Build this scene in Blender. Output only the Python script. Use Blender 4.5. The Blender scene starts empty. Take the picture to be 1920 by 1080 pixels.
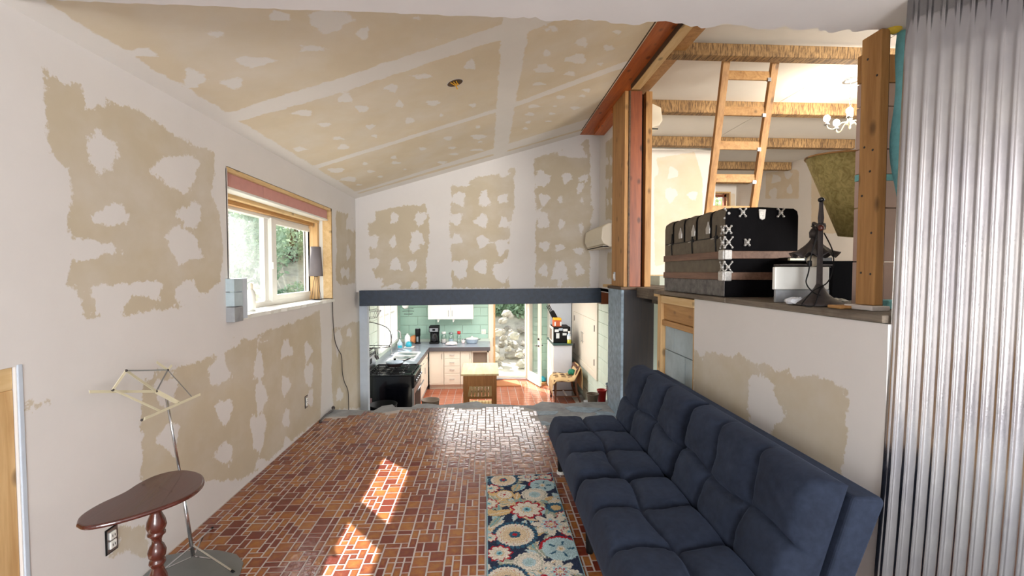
import bpy, math, random
import numpy as np
from mathutils import Vector, Matrix, Euler, noise as mnoise
R = math.radians
rnd = random.Random(7)
sc = bpy.context.scene
COL = sc.collection

# ------------------------------------------------------------------ camera
cd = bpy.data.cameras.new('camera'); cam = bpy.data.objects.new('camera', cd); COL.objects.link(cam)
cd.sensor_width = 36.0; cd.lens = 36.0 * 860 / 1920
cam.location = (0, 0, 1.45); cam.rotation_euler = (R(90 - 2.064), 0, R(-3.261))
cd.clip_start = 0.05; cd.clip_end = 400
sc.camera = cam
sc.view_settings.view_transform = 'Standard'; sc.view_settings.look = 'None'
sc.view_settings.gamma = 1.0; sc.view_settings.use_curve_mapping = False
sc.view_settings.exposure = 1.0

# ------------------------------------------------------------------ world, sun
w = bpy.data.worlds.new('world'); sc.world = w; w.use_nodes = True
wn = w.node_tree.nodes; wl = w.node_tree.links; wn.clear()
sky = wn.new('ShaderNodeTexSky'); sky.sky_type = 'NISHITA'; sky.sun_disc = False
sky.sun_elevation = R(41.5); sky.sun_rotation = R(-39.6); sky.air_density = 1.0; sky.dust_density = 2.5; sky.ozone_density = 1.0
hs = wn.new('ShaderNodeHueSaturation'); hs.inputs['Saturation'].default_value = 0.35
bg = wn.new('ShaderNodeBackground'); bg.inputs['Strength'].default_value = 0.42
ow = wn.new('ShaderNodeOutputWorld')
wl.new(sky.outputs[0], hs.inputs['Color']); wl.new(hs.outputs[0], bg.inputs[0]); wl.new(bg.outputs[0], ow.inputs[0])
sd = bpy.data.lights.new('sun', 'SUN'); so = bpy.data.objects.new('sun', sd); COL.objects.link(so)
sd.energy = 9.0; sd.angle = R(0.53); sd.color = (1.0, 0.93, 0.84)
so.rotation_euler = Vector((0.72, -0.87, -1.0)).to_track_quat('-Z', 'Y').to_euler(); so.location = (-8, 12, 14)

def area(name, loc, to, sx, sy, power, col=(1, 1, 1)):
    l = bpy.data.lights.new(name, 'AREA'); l.shape = 'RECTANGLE'; l.size = sx; l.size_y = sy; l.energy = power; l.color = col
    o = bpy.data.objects.new(name, l); COL.objects.link(o); o.location = loc
    o.rotation_euler = (Vector(to) - Vector(loc)).to_track_quat('-Z', 'Y').to_euler()
    return o
# added unseen fill lamps: behind the viewer, beside the upper room, over the kitchen
area('fill_rear', (0.7, -3.7, 1.35), (0.2, 3, 1.4), 2.0, 1.6, 132, (0.98, 0.985, 1.0))
area('fill_upper', (4.3, -0.3, 2.3), (4.3, 7, 2.4), 2.6, 1.6, 290, (1.0, 0.95, 0.89))
area('fill_kitchen', (0.1, 8.3, 1.27), (0.1, 8.3, -1), 1.8, 1.8, 48, (1.0, 0.99, 0.97))

# ------------------------------------------------------------------ node helpers
def s2l(c):
    return tuple((x / 12.92 if x <= 0.04045 else ((x + 0.055) / 1.055) ** 2.4) for x in [v / 255.0 for v in c]) + (1.0,)

class NT:
    def __init__(s, name):
        s.m = bpy.data.materials.new(name); s.m.use_nodes = True
        s.t = s.m.node_tree; s.n = s.t.nodes; s.l = s.t.links
        s.b = s.n['Principled BSDF']; s.o = s.n['Material Output']
    def new(s, typ, **kw):
        nd = s.n.new('ShaderNode' + typ)
        for k, v in kw.items(): setattr(nd, k, v)
        return nd
    def co(s, scale=(1, 1, 1), kind='Object', rot=(0, 0, 0)):
        tc = s.new('TexCoord'); mp = s.new('Mapping'); mp.inputs['Scale'].default_value = scale; mp.inputs['Rotation'].default_value = rot
        s.l.new(tc.outputs[kind], mp.inputs[0]); return mp.outputs[0]
    def pos(s, scale=(1, 1, 1)):
        g = s.new('NewGeometry'); mp = s.new('Mapping'); mp.inputs['Scale'].default_value = scale
        s.l.new(g.outputs['Position'], mp.inputs[0]); return mp.outputs[0]
    def noise(s, vec, scale, detail=4, rough=.55, dist=0):
        nd = s.new('TexNoise'); nd.inputs['Scale'].default_value = scale; nd.inputs['Detail'].default_value = detail
        nd.inputs['Roughness'].default_value = rough; nd.inputs['Distortion'].default_value = dist
        s.l.new(vec, nd.inputs['Vector']); return nd.outputs['Fac']
    def ramp(s, fac, stops, interp='LINEAR'):
        nd = s.new('ValToRGB'); nd.color_ramp.interpolation = interp
        e = nd.color_ramp.elements
        while len(e) < len(stops): e.new(0.5)
        for i, (p, c) in enumerate(stops):
            e[i].position = p; e[i].color = c if len(c) == 4 else tuple(c) + (1,)
        s.l.new(fac, nd.inputs[0]); return nd.outputs[0]
    def mix(s, fac, a, b, mode='MIX'):
        nd = s.new('Mix', data_type='RGBA', blend_type=mode)
        for sock, v in ((nd.inputs[0], fac), (nd.inputs[6], a), (nd.inputs[7], b)):
            if hasattr(v, 'links') or hasattr(v, 'is_linked'): s.l.new(v, sock)
            else: sock.default_value = v
        return nd.outputs[2]
    def math(s, op, a, b=None, clamp=False):
        nd = s.new('Math', operation=op, use_clamp=clamp)
        for i, v in enumerate((a, b)):
            if v is None: continue
            if hasattr(v, 'is_linked'): s.l.new(v, nd.inputs[i])
            else: nd.inputs[i].default_value = v
        return nd.outputs[0]
    def attr(s, name):
        nd = s.new('Attribute', attribute_name=name); return nd
    def bump(s, h, strength=.3, dist=.01):
        nd = s.new('Bump'); nd.inputs['Strength'].default_value = strength; nd.inputs['Distance'].default_value = dist
        s.l.new(h, nd.inputs['Height']); s.l.new(nd.outputs[0], s.b.inputs['Normal'])
    def base(s, c):
        if hasattr(c, 'is_linked'): s.l.new(c, s.b.inputs['Base Color'])
        else: s.b.inputs['Base Color'].default_value = c
    def set(s, **kw):
        for k, v in kw.items(): s.b.inputs[k.replace('_', ' ')].default_value = v
        return s

def plain(name, rgb, rough=.6, metal=0.0, var=.12, vs=12, bump=.0, bs=60, coat=0, spec=.5):
    t = NT(name); c = s2l(rgb)
    if var:
        n = t.noise(t.pos(), vs, 5, .6)
        lo = tuple(x * (1 - var) for x in c[:3]) + (1,); hi = tuple(min(1, x * (1 + var * .7)) for x in c[:3]) + (1,)
        t.base(t.ramp(n, [(.3, lo), (.7, hi)]))
    else: t.base(c)
    t.set(Roughness=rough, Metallic=metal, Coat_Weight=coat); t.b.inputs['Specular IOR Level'].default_value = spec
    if bump: t.bump(t.noise(t.pos(), bs, 4), bump, .004)
    return t.m

def wood(name, c1, c2, axis=0, scale=1.0, rough=.6, dark=None, knots=True, coat=0, coarse=14):
    t = NT(name)
    sc3 = [coarse * scale] * 3; sc3[axis] = 1.1 * scale
    v = t.pos(tuple(sc3))
    n1 = t.noise(v, 1.6, 6, .6, .8); n2 = t.noise(v, 7.0, 3, .6)
    f = t.math('ADD', t.math('MULTIPLY', n1, .7), t.math('MULTIPLY', n2, .3))
    col = t.ramp(f, [(.34, s2l(c1)), (.62, s2l(c2))])
    if dark:
        n3 = t.noise(t.pos((1.7, 1.7, 1.7)), 2.2, 4, .6)
        col = t.mix(t.ramp(n3, [(.52, (0, 0, 0)), (.72, (1, 1, 1))]), col, s2l(dark))
    if knots:
        vo = t.new('TexVoronoi', feature='F1'); vo.inputs['Scale'].default_value = 1.0
        k3 = [9.0] * 3; k3[axis] = 5.0
        t.l.new(t.pos(tuple(k3)), vo.inputs['Vector'])
        k = t.ramp(vo.outputs['Distance'], [(.09, (1, 1, 1)), (.20, (0, 0, 0))])
        col = t.mix(t.math('MULTIPLY', k, .7), col, tuple(x * .25 for x in s2l(c1)[:3]) + (1,))
    t.base(col); t.set(Roughness=rough, Coat_Weight=coat); t.bump(f, .25, .004)
    return t.m

def drywall(name, paper, mud, amp=.05):
    t = NT(name)
    a = t.attr('tan').outputs['Fac']
    n1 = t.noise(t.pos(), 9, 5, .65); n2 = t.noise(t.pos(), 45, 5, .7)
    s = t.math('ADD', a, t.math('MULTIPLY', t.math('SUBTRACT', n1, .5), amp * 1.5))
    s = t.math('ADD', s, t.math('MULTIPLY', t.math('SUBTRACT', n2, .5), amp))
    f = t.ramp(t.math('ADD', t.math('MULTIPLY', s, 130), .5, True), [(0, (0, 0, 0)), (1, (1, 1, 1))])
    # thin skim: broad zones where a faint coat of compound covers the paper
    n3 = t.noise(t.pos((1, 1, 1.3)), 2.3, 4, .6)
    thin = t.ramp(n3, [(.42, (1, 1, 1)), (.75, (.55, .55, .55))])
    n4 = t.noise(t.pos(), 3.1, 6, .65)
    p = t.ramp(n4, [(.3, tuple(x * .93 for x in s2l(paper)[:3])), (.7, s2l(paper))])
    m = t.ramp(n4, [(.25, tuple(x * .95 for x in s2l(mud)[:3])), (.75, s2l(mud))])
    t.base(t.mix(t.math('MULTIPLY', f, thin), m, p))
    t.set(Roughness=.85); t.b.inputs['Specular IOR Level'].default_value = .25
    t.bump(t.math('ADD', t.math('MULTIPLY', f, -.6), t.math('MULTIPLY', n2, .25)), .25, .003)
    return t.m

# ------------------------------------------------------------------ mesh helper
class MB:
    def __init__(s): s.v = []; s.f = []
    def add(s, vs, fs):
        o = len(s.v); s.v += [tuple(p) for p in vs]; s.f += [tuple(i + o for i in f) for f in fs]; return s
    def box(s, x0, x1, y0, y1, z0, z1, M=None):
        vs = [(x, y, z) for z in (z0, z1) for y in (y0, y1) for x in (x0, x1)]
        if M is not None: vs = [M @ Vector(p) for p in vs]
        return s.add(vs, [(0, 2, 3, 1), (4, 5, 7, 6), (0, 1, 5, 4), (2, 6, 7, 3), (0, 4, 6, 2), (1, 3, 7, 5)])
    def cbox(s, c, sz, rot=(0, 0, 0)):
        M = Matrix.Translation(c) @ Euler(rot).to_matrix().to_4x4()
        return s.box(-sz[0] / 2, sz[0] / 2, -sz[1] / 2, sz[1] / 2, -sz[2] / 2, sz[2] / 2, M)
    def bar(s, a, b, wd, th, upv=(0, 0, 1)):
        a = Vector(a); b = Vector(b); d = b - a; L = d.length; d.normalize()
        u = Vector(upv); x = d.cross(u)
        if x.length < 1e-4: x = d.cross(Vector((1, 0, 0)))
        x.normalize(); y = x.cross(d)
        M = Matrix((x, y, d)).transposed().to_4x4(); M.translation = a
        return s.box(-wd / 2, wd / 2, -th / 2, th / 2, 0, L, M)
    def tube(s, pts, r, n=8, closed=False):
        pts = [Vector(p) for p in pts]; m = len(pts); rs = r if isinstance(r, (list, tuple)) else [r] * m
        prev = None; rings = []
        for i, p in enumerate(pts):
            if closed: d = pts[(i + 1) % m] - pts[i - 1]
            else: d = pts[min(i + 1, m - 1)] - pts[max(i - 1, 0)]
            d.normalize()
            if prev is None:
                x = d.cross(Vector((0, 0, 1)))
                if x.length < 1e-3: x = d.cross(Vector((1, 0, 0)))
            else: x = prev - d * prev.dot(d)
            x.normalize(); prev = x; y = d.cross(x)
            rings.append([p + (x * math.cos(2 * math.pi * k / n) + y * math.sin(2 * math.pi * k / n)) * rs[i] for k in range(n)])
        vs = [q for rg in rings for q in rg]; fs = []
        for i in range(m if closed else m - 1):
            j = (i + 1) % m
            for k in range(n):
                k2 = (k + 1) % n; fs.append((i * n + k, i * n + k2, j * n + k2, j * n + k))
        if not closed: fs += [tuple(range(n))[::-1], tuple((m - 1) * n + k for k in range(n))]
        return s.add(vs, fs)
    def lathe(s, prof, c=(0, 0, 0), n=24, M=None, cap=True, sx=1, sy=1):
        vs = []; fs = []
        for r, z in prof:
            for k in range(n):
                a = 2 * math.pi * k / n; vs.append(Vector((r * math.cos(a) * sx, r * math.sin(a) * sy, z)))
        m = len(prof)
        for i in range(m - 1):
            for k in range(n):
                k2 = (k + 1) % n; fs.append((i * n + k, i * n + k2, (i + 1) * n + k2, (i + 1) * n + k))
        if cap: fs += [tuple(range(n))[::-1], tuple((m - 1) * n + k for k in range(n))]
        if M is not None: vs = [M @ p for p in vs]
        return s.add([p + Vector(c) for p in vs], fs)
    def prism(s, out, a0, a1, plane='xy'):
        def P(u, v, t): return {'xy': (u, v, t), 'xz': (u, t, v), 'yz': (t, u, v)}[plane]
        n = len(out); vs = [P(u, v, a0) for u, v in out] + [P(u, v, a1) for u, v in out]
        fs = [tuple(range(n))[::-1], tuple(range(n, 2 * n))] + [(i, (i + 1) % n, n + (i + 1) % n, n + i) for i in range(n)]
        return s.add(vs, fs)
    def sphere(s, c, r, nu=14, nv=9, sc3=(1, 1, 1)):
        prof = [(max(1e-4, r * math.sin(math.pi * i / nv)), -r * math.cos(math.pi * i / nv)) for i in range(nv + 1)]
        M = Matrix.Diagonal((*sc3, 1)); return s.lathe(prof, c, nu, M)
    def grid(s, fn, nu, nv, wrap=False):
        vs = [fn(i / (nu if not wrap else nu), j / nv) for j in range(nv + 1) for i in range(nu + (0 if wrap else 1))]
        w_ = nu + (0 if wrap else 1); fs = []
        for j in range(nv):
            for i in range(nu):
                i2 = (i + 1) % w_ if wrap else i + 1
                fs.append((j * w_ + i, j * w_ + i2, (j + 1) * w_ + i2, (j + 1) * w_ + i))
        return s.add(vs, fs)
    def build(s, name, mt, parent=None, smooth=False, bevel=0, seg=2, auto=False, origin=None, data=None):
        off = Vector(parent['_w']) if parent is not None and '_w' in parent else Vector((0, 0, 0))
        o0 = Vector(origin) if origin is not None else off
        me = bpy.data.meshes.new(name)
        me.from_pydata([tuple(Vector(p) - o0) for p in s.v], [], s.f); me.update()
        bm = __import__('bmesh').new(); bm.from_mesh(me); __import__('bmesh').ops.recalc_face_normals(bm, faces=bm.faces); bm.to_mesh(me); bm.free()
        if smooth:
            for p in me.polygons: p.use_smooth = True
        me.materials.append(mt)
        o = bpy.data.objects.new(name, me); COL.objects.link(o)
        o['_w'] = tuple(o0)
        if parent is not None: o.parent = parent; o.location = o0 - off
        else: o.location = o0
        if bevel:
            b = o.modifiers.new('bevel', 'BEVEL'); b.width = bevel; b.segments = seg; b.limit_method = 'ANGLE'; b.angle_limit = R(40)
        if auto:
            for p in me.polygons: p.use_smooth = True
            try:
                me.set_sharp_from_angle(angle=R(35))
            except Exception: pass
        return o

def thing(name, label, cat, loc, group=None):
    o = bpy.data.objects.new(name, None); COL.objects.link(o); o.location = loc; o['_w'] = tuple(loc); o.empty_display_size = .05
    o['label'] = label; o['category'] = cat
    if group: o['group'] = group
    return o
def tag(o, label, cat, group=None):
    o['label'] = label; o['category'] = cat
    if group: o['group'] = group
    return o
def struct(o, label=None):
    o['kind'] = 'structure'
    if label: o['label'] = label
    return o
def stuff(o): o['kind'] = 'stuff'; return o
def B(x0, x1, y0, y1, z0, z1): return MB().box(x0, x1, y0, y1, z0, z1)
def catmull(pts, n=8):
    P = [Vector(p) for p in pts]; out = []
    for i in range(len(P) - 1):
        p0 = P[max(i - 1, 0)]; p1 = P[i]; p2 = P[i + 1]; p3 = P[min(i + 2, len(P) - 1)]
        for k in range(n):
            t = k / n
            out.append(.5 * ((2 * p1) + (p2 - p0) * t + (2 * p0 - 5 * p1 + 4 * p2 - p3) * t * t + (3 * p1 - p0 - 3 * p2 + p3) * t ** 3))
    out.append(P[-1]); return out

# ------------------------------------------------------------------ joint-compound maps (where bare paper shows, in metres on each wall)
L_tan = [[(1.816,2.216),(1.864,2.185),(1.972,2.203),(1.995,2.139),(2.049,2.136),(2.115,2.203),(2.282,2.198),(2.409,2.187),(2.573,2.152),(2.886,2.167),(2.882,2.058),(2.848,1.92),(2.929,1.799),(2.949,1.563),(2.928,1.391),(2.744,1.323),(2.516,1.254),(2.211,1.253),(1.961,1.253),(1.94,1.378),(1.874,1.402),(1.911,1.505),(1.899,1.586),(1.91,1.857),(1.88,1.861),(1.836,1.892),(1.824,2.001)],[(2.253,0.971),(2.528,0.936),(2.734,0.939),(2.859,0.943),(3.033,0.952),(3.054,1.021),(3.273,0.978),(3.556,1.008),(4.085,1.024),(4.603,1.078),(4.626,0.604),(4.579,0.001),(3.791,0.034),(3.393,0.023),(3.074,0.076),(2.468,0.356),(2.234,0.463)],[(4.94,0.832),(6.043,0.815),(6.031,-0.323),(4.954,-0.035),(4.914,0.214)],[(5.123,2.113),(5.713,2.131),(5.75,2.027),(5.875,1.941),(5.829,1.298),(5.224,1.303),(5.091,1.35),(5.137,1.663)],[(1.695,0.987),(1.725,1.0),(1.732,0.964),(1.8,0.957),(1.74,0.94),(1.696,0.941)],[(2.092,0.31),(2.245,0.245),(2.285,0.058),(2.224,0.096),(2.141,0.182),(2.074,0.181),(2.013,0.231),(2.089,0.236)]]
L_mud = [(2.043,2.174,0.055,0.02,-0.002,-0.046),(2.076,1.953,0.069,0.018,-0.004,-0.08),(2.555,1.98,0.178,0.038,-0.004,-0.091),(2.11,1.692,0.113,0.014,-0.002,-0.055),(1.999,1.542,0.101,0.004,-0.001,-0.043),(2.573,1.592,0.125,0.007,-0.004,-0.097),(2.65,1.765,0.085,0.01,-0.003,-0.061),(2.641,1.55,0.096,0.004,-0.001,-0.038),(2.088,1.324,0.111,-0.007,-0.004,-0.091),(2.302,1.364,0.109,-0.004,-0.001,-0.037),(2.609,1.337,0.105,-0.005,-0.002,-0.068),(3.149,3.011,0.004,0.002,0.0,-0.002),(2.409,0.844,0.08,-0.021,-0.002,-0.064),(2.429,0.597,0.087,-0.032,-0.003,-0.086),(2.888,0.845,0.1,-0.022,-0.004,-0.083),(2.929,0.579,0.089,-0.027,-0.003,-0.084),(2.918,0.308,0.081,-0.033,-0.002,-0.061),(3.376,0.769,0.069,-0.015,-0.004,-0.096),(3.391,0.547,0.093,-0.025,-0.004,-0.12),(3.346,0.296,0.095,-0.034,-0.005,-0.124),(3.382,0.051,0.074,-0.032,-0.002,-0.051),(3.838,0.81,0.095,-0.016,-0.002,-0.067),(3.802,0.525,0.082,-0.021,-0.003,-0.079),(3.809,0.249,0.077,-0.025,-0.003,-0.091),(3.821,0.035,0.077,-0.029,-0.002,-0.045),(4.286,0.719,0.096,-0.017,-0.003,-0.08),(4.296,0.504,0.098,-0.022,-0.004,-0.09),(4.325,0.269,0.076,-0.021,-0.004,-0.08),(3.43,0.943,0.095,-0.014,-0.001,-0.021),(5.143,0.683,0.108,-0.016,-0.006,-0.122),(5.555,0.715,0.101,-0.014,-0.002,-0.056),(5.172,0.076,0.11,-0.03,-0.003,-0.07),(3.072,0.987,0.056,-0.009,-0.001,-0.025),(2.299,0.961,0.062,-0.014,-0.002,-0.045),(5.628,2.038,0.129,0.014,-0.004,-0.095),(5.557,1.669,0.079,0.003,-0.005,-0.098),(5.336,1.435,0.072,0.0,-0.002,-0.056),(5.523,1.423,0.078,-0.001,-0.003,-0.07)]
F_tan = [[(-1.387,2.198),(-1.092,2.275),(-0.871,2.295),(-0.759,2.315),(-0.723,2.147),(-0.716,1.811),(-0.755,1.605),(-0.757,1.229),(-1.324,1.23),(-1.378,1.361),(-1.432,1.473),(-1.465,1.734),(-1.473,1.883),(-1.462,2.05),(-1.392,2.069)],[(-0.433,2.541),(-0.199,2.581),(-0.124,2.647),(0.214,2.697),(0.384,2.802),(0.365,2.643),(0.365,2.268),(0.308,2.003),(0.299,1.796),(0.27,1.606),(0.308,1.236),(-0.439,1.237),(-0.428,1.586),(-0.464,1.962),(-0.453,2.149),(-0.434,2.336)],[(0.616,2.888),(0.875,2.979),(1.171,3.051),(1.319,3.151),(1.341,2.937),(1.355,2.312),(1.391,2.273),(1.375,2.175),(1.352,2.116),(1.341,1.246),(0.633,1.247),(0.642,1.602),(0.641,2.345),(0.617,2.501)]]
F_mud = [(-1.149,2.122,0.055,0.0,-0.001,-0.078),(-0.826,2.132,0.071,0.001,-0.001,-0.079),(-1.419,1.831,0.067,0.0,-0.001,-0.078),(-1.165,1.824,0.051,0.0,-0.001,-0.085),(-0.874,1.857,0.078,0.0,-0.001,-0.09),(-0.903,1.745,0.067,0.0,-0.001,-0.049),(-1.412,1.548,0.062,0.0,-0.001,-0.056),(-1.141,1.529,0.071,0.0,-0.0,-0.075),(-0.923,1.52,0.056,0.0,-0.001,-0.079),(-1.148,1.258,0.071,0.0,-0.0,-0.033),(-0.893,1.276,0.048,0.0,0.0,-0.049),(-1.378,1.305,0.066,0.0,-0.001,-0.068),(-0.833,2.351,0.083,0.001,-0.001,-0.065),(-0.331,2.374,0.093,0.001,-0.001,-0.103),(-0.016,2.368,0.068,0.0,0.0,-0.087),(-0.379,2.118,0.093,0.0,-0.001,-0.075),(-0.05,2.096,0.071,0.0,-0.0,-0.075),(-0.371,1.857,0.064,0.001,-0.001,-0.056),(-0.038,1.832,0.09,0.0,0.0,-0.083),(-0.335,1.483,0.093,0.0,-0.001,-0.113),(-0.061,1.511,0.09,0.0,0.0,-0.091),(-0.274,2.561,0.084,0.001,0.0,-0.037),(0.233,2.704,0.074,0.001,0.0,-0.052),(0.225,2.377,0.082,0.0,0.0,-0.07),(0.239,2.066,0.067,0.0,0.0,-0.054),(0.213,1.773,0.094,0.001,0.0,-0.102),(0.199,1.454,0.102,0.0,0.0,-0.122),(1.116,2.973,0.188,0.003,0.0,-0.074),(0.719,2.628,0.114,0.001,0.0,-0.12),(1.035,2.657,0.056,0.001,0.0,-0.058),(1.257,2.644,0.068,0.001,0.0,-0.043),(1.21,2.522,0.04,0.001,0.0,-0.071),(0.745,2.375,0.067,0.0,0.0,-0.071),(0.961,2.368,0.035,0.0,0.001,-0.054),(0.74,2.102,0.067,0.001,0.0,-0.09),(0.974,2.058,0.047,0.001,0.001,-0.067),(1.225,2.013,0.028,0.0,0.001,-0.067),(0.757,1.775,0.071,0.0,0.001,-0.059),(0.959,1.756,0.087,0.0,0.0,-0.047),(1.202,1.715,0.056,0.0,0.0,-0.035),(0.747,1.464,0.056,0.0,0.001,-0.087),(0.95,1.454,0.092,0.0,0.001,-0.118),(1.204,1.468,0.056,0.0,0.0,-0.075),(0.961,1.296,0.04,0.0,0.001,-0.059),(1.231,2.36,0.018,0.0,0.0,-0.023),(0.671,2.19,0.027,0.0,0.0,-0.066)]
C_mud = [(-0.909,2.121,0.04,0.019,-0.015,0.034),(-0.729,2.24,0.078,0.039,-0.025,0.076),(-0.619,2.417,0.025,0.013,-0.017,0.065),(-0.349,2.405,0.021,0.01,-0.004,0.026),(-0.879,2.424,0.046,0.026,-0.01,0.026),(-1.159,2.407,0.074,0.045,-0.024,0.048),(-1.337,2.551,0.036,0.024,-0.027,0.05),(-0.909,3.078,0.037,0.028,-0.021,0.069),(-0.859,3.307,0.043,0.034,-0.018,0.068),(-0.617,3.106,0.032,0.022,-0.011,0.054),(-0.621,3.403,0.026,0.02,-0.012,0.065),(-0.61,3.767,0.031,0.027,-0.011,0.064),(-0.898,3.669,0.028,0.025,-0.013,0.053),(-0.916,3.898,0.025,0.024,-0.01,0.043),(-1.16,3.726,0.027,0.026,-0.011,0.035),(-1.155,3.397,0.034,0.03,-0.013,0.039),(-1.194,3.123,0.046,0.037,-0.015,0.038),(-1.188,3.96,0.038,0.039,-0.019,0.062),(-1.459,3.73,0.041,0.043,-0.022,0.055),(-1.43,4.525,0.048,0.062,-0.022,0.069),(-1.43,4.947,0.062,0.088,-0.028,0.097),(-1.166,4.554,0.016,0.02,-0.012,0.047),(-1.194,4.884,0.029,0.038,-0.012,0.047),(-0.905,4.633,0.027,0.031,-0.012,0.061),(-0.925,4.829,0.034,0.041,-0.009,0.046),(-0.893,5.174,0.02,0.026,-0.007,0.038),(-0.624,4.597,0.026,0.027,-0.007,0.048),(-1.164,5.191,0.025,0.035,-0.009,0.038),(-1.422,5.273,0.026,0.04,-0.011,0.039),(-0.426,3.056,0.04,0.026,-0.004,0.026),(-0.098,3.086,0.037,0.022,-0.003,0.086),(-0.391,3.073,0.034,0.022,-0.004,0.031),(-0.4,3.546,0.042,0.032,-0.006,0.048),(-0.105,3.815,0.033,0.025,-0.001,0.049),(-0.359,3.846,0.014,0.012,-0.003,0.035),(-0.072,4.408,0.021,0.018,-0.001,0.056),(-0.072,4.729,0.07,0.067,-0.001,0.076),(-0.365,4.5,0.037,0.036,-0.005,0.058),(-0.059,4.931,0.036,0.036,-0.001,0.047),(-0.349,4.857,0.034,0.035,-0.003,0.04),(-0.339,5.126,0.048,0.054,-0.003,0.051),(-0.089,5.216,0.063,0.067,-0.001,0.04),(-0.621,4.6,0.024,0.026,-0.006,0.046),(-0.497,5.326,0.052,0.062,-0.007,0.075),(-0.279,2.65,0.015,0.008,-0.001,0.013),(0.432,2.914,0.03,0.016,0.007,0.045),(0.383,2.898,0.013,0.007,0.003,0.024),(0.673,3.214,0.045,0.025,0.014,0.065),(0.426,3.223,0.031,0.018,0.009,0.07),(0.918,3.432,0.039,0.022,0.014,0.051),(0.916,3.2,0.037,0.019,0.01,0.035),(0.682,3.47,0.081,0.048,0.016,0.082),(0.437,3.484,0.075,0.047,0.01,0.076),(0.919,3.696,0.033,0.02,0.01,0.04),(0.681,3.724,0.049,0.032,0.007,0.04),(0.428,3.749,0.056,0.038,0.005,0.041),(0.686,4.225,0.046,0.034,0.007,0.043),(0.932,4.232,0.042,0.029,0.012,0.052),(0.921,4.365,0.039,0.029,0.01,0.046),(0.444,4.266,0.06,0.047,0.005,0.044),(0.672,4.443,0.028,0.022,0.006,0.038),(0.427,4.465,0.043,0.035,0.005,0.048),(0.663,4.639,0.033,0.026,0.005,0.037),(0.904,4.667,0.065,0.051,0.012,0.064),(0.431,4.713,0.028,0.024,0.004,0.043),(0.421,4.901,0.029,0.026,0.004,0.047),(0.667,4.876,0.053,0.046,0.004,0.029),(0.643,2.918,0.014,0.007,0.006,0.029),(-1.493,2.116,0.045,0.026,-0.023,0.032),(-1.455,2.414,0.031,0.02,-0.043,0.07),(-1.184,2.128,0.022,0.011,-0.015,0.025)]
C_seam = [[(-1.7,2.88,0.1),(-0.9,2.9,0.1),(0.12,2.93,0.11),(0.3,2.5,0.1)],[(-1.7,4.25,0.09),(0.1,4.1,0.08)]]
C_pts = [(0.102,2.586),(0.274,2.686),(0.086,2.954),(0.227,3.033),(0.11,3.593),(0.265,3.7),(0.084,4.095),(0.257,4.193),(0.095,5.098),(0.263,5.141),(0.273,4.012),(1.108,3.794),(0.354,4.149),(1.043,3.997),(-0.626,4.222),(0.077,4.09),(-0.397,2.702),(0.101,2.7),(-0.425,2.887),(0.087,2.837),(0.418,2.789),(0.287,2.812)]
C_edge = [(-1.582,2.799),(-1.66,2.935),(-1.598,4.247),(-1.5,5.442)]
R_tan = [[(2.966,0.992),(2.734,0.953),(2.531,0.955),(2.419,0.996),(2.257,0.964),(2.184,0.996),(2.066,0.983),(1.998,1.02),(1.989,0.98),(1.813,1.007),(1.664,1.004),(1.669,0.673),(1.663,0.505),(2.25,0.186),(2.947,0.398)]]
R_mud = [(2.224,0.838,-0.119,0.031,-0.004,-0.099),(2.193,0.726,-0.134,0.042,-0.003,-0.076),(2.879,0.991,-0.091,0.014,-0.003,-0.084)]
UR_tan = [[(8.473,3.314),(8.063,3.26),(7.62,3.195),(7.55,3.164),(7.534,2.683),(8.471,2.831)],[(7.258,3.293),(6.828,3.216),(6.546,2.366),(6.465,2.007),(7.217,2.069)]]
UR_mud = [(8.164,3.14,-0.147,-0.029,-0.002,-0.084),(7.821,3.143,-0.103,-0.022,-0.002,-0.061),(8.236,2.886,-0.114,-0.02,-0.003,-0.11),(7.776,2.88,-0.092,-0.016,-0.003,-0.096),(6.969,2.852,-0.128,-0.025,-0.002,-0.079),(7.007,2.514,-0.07,-0.01,-0.003,-0.073),(6.558,2.218,-0.088,-0.01,-0.002,-0.068)]
UB_tan = [[(2.569,3.172),(3.183,3.27),(3.313,2.883),(3.321,2.342),(3.082,1.675),(2.588,1.524),(2.561,2.576)]]
UB_mud = [(2.848,2.953,0.086,0.001,0.002,-0.095),(2.822,2.623,0.086,0.001,0.002,-0.105),(3.162,2.611,0.081,0.0,0.001,-0.06),(2.571,3.024,0.061,0.0,0.002,-0.149)]
RU_mud = [(5.502,2.772,-0.071,-0.016,-0.002,-0.046),(5.318,2.737,-0.066,-0.016,-0.001,-0.044),(5.494,2.514,-0.085,-0.016,-0.002,-0.055),(5.292,2.511,-0.065,-0.013,-0.001,-0.054),(5.474,2.273,-0.049,-0.007,-0.001,-0.046),(5.285,2.262,-0.053,-0.008,-0.001,-0.039)]
RU_tan = [[(5.58,3.03),(5.242,2.988),(5.215,2.06),(5.553,2.08)],[(5.47,1.666),(5.204,1.691),(5.195,1.357),(5.462,1.371)]]

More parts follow.
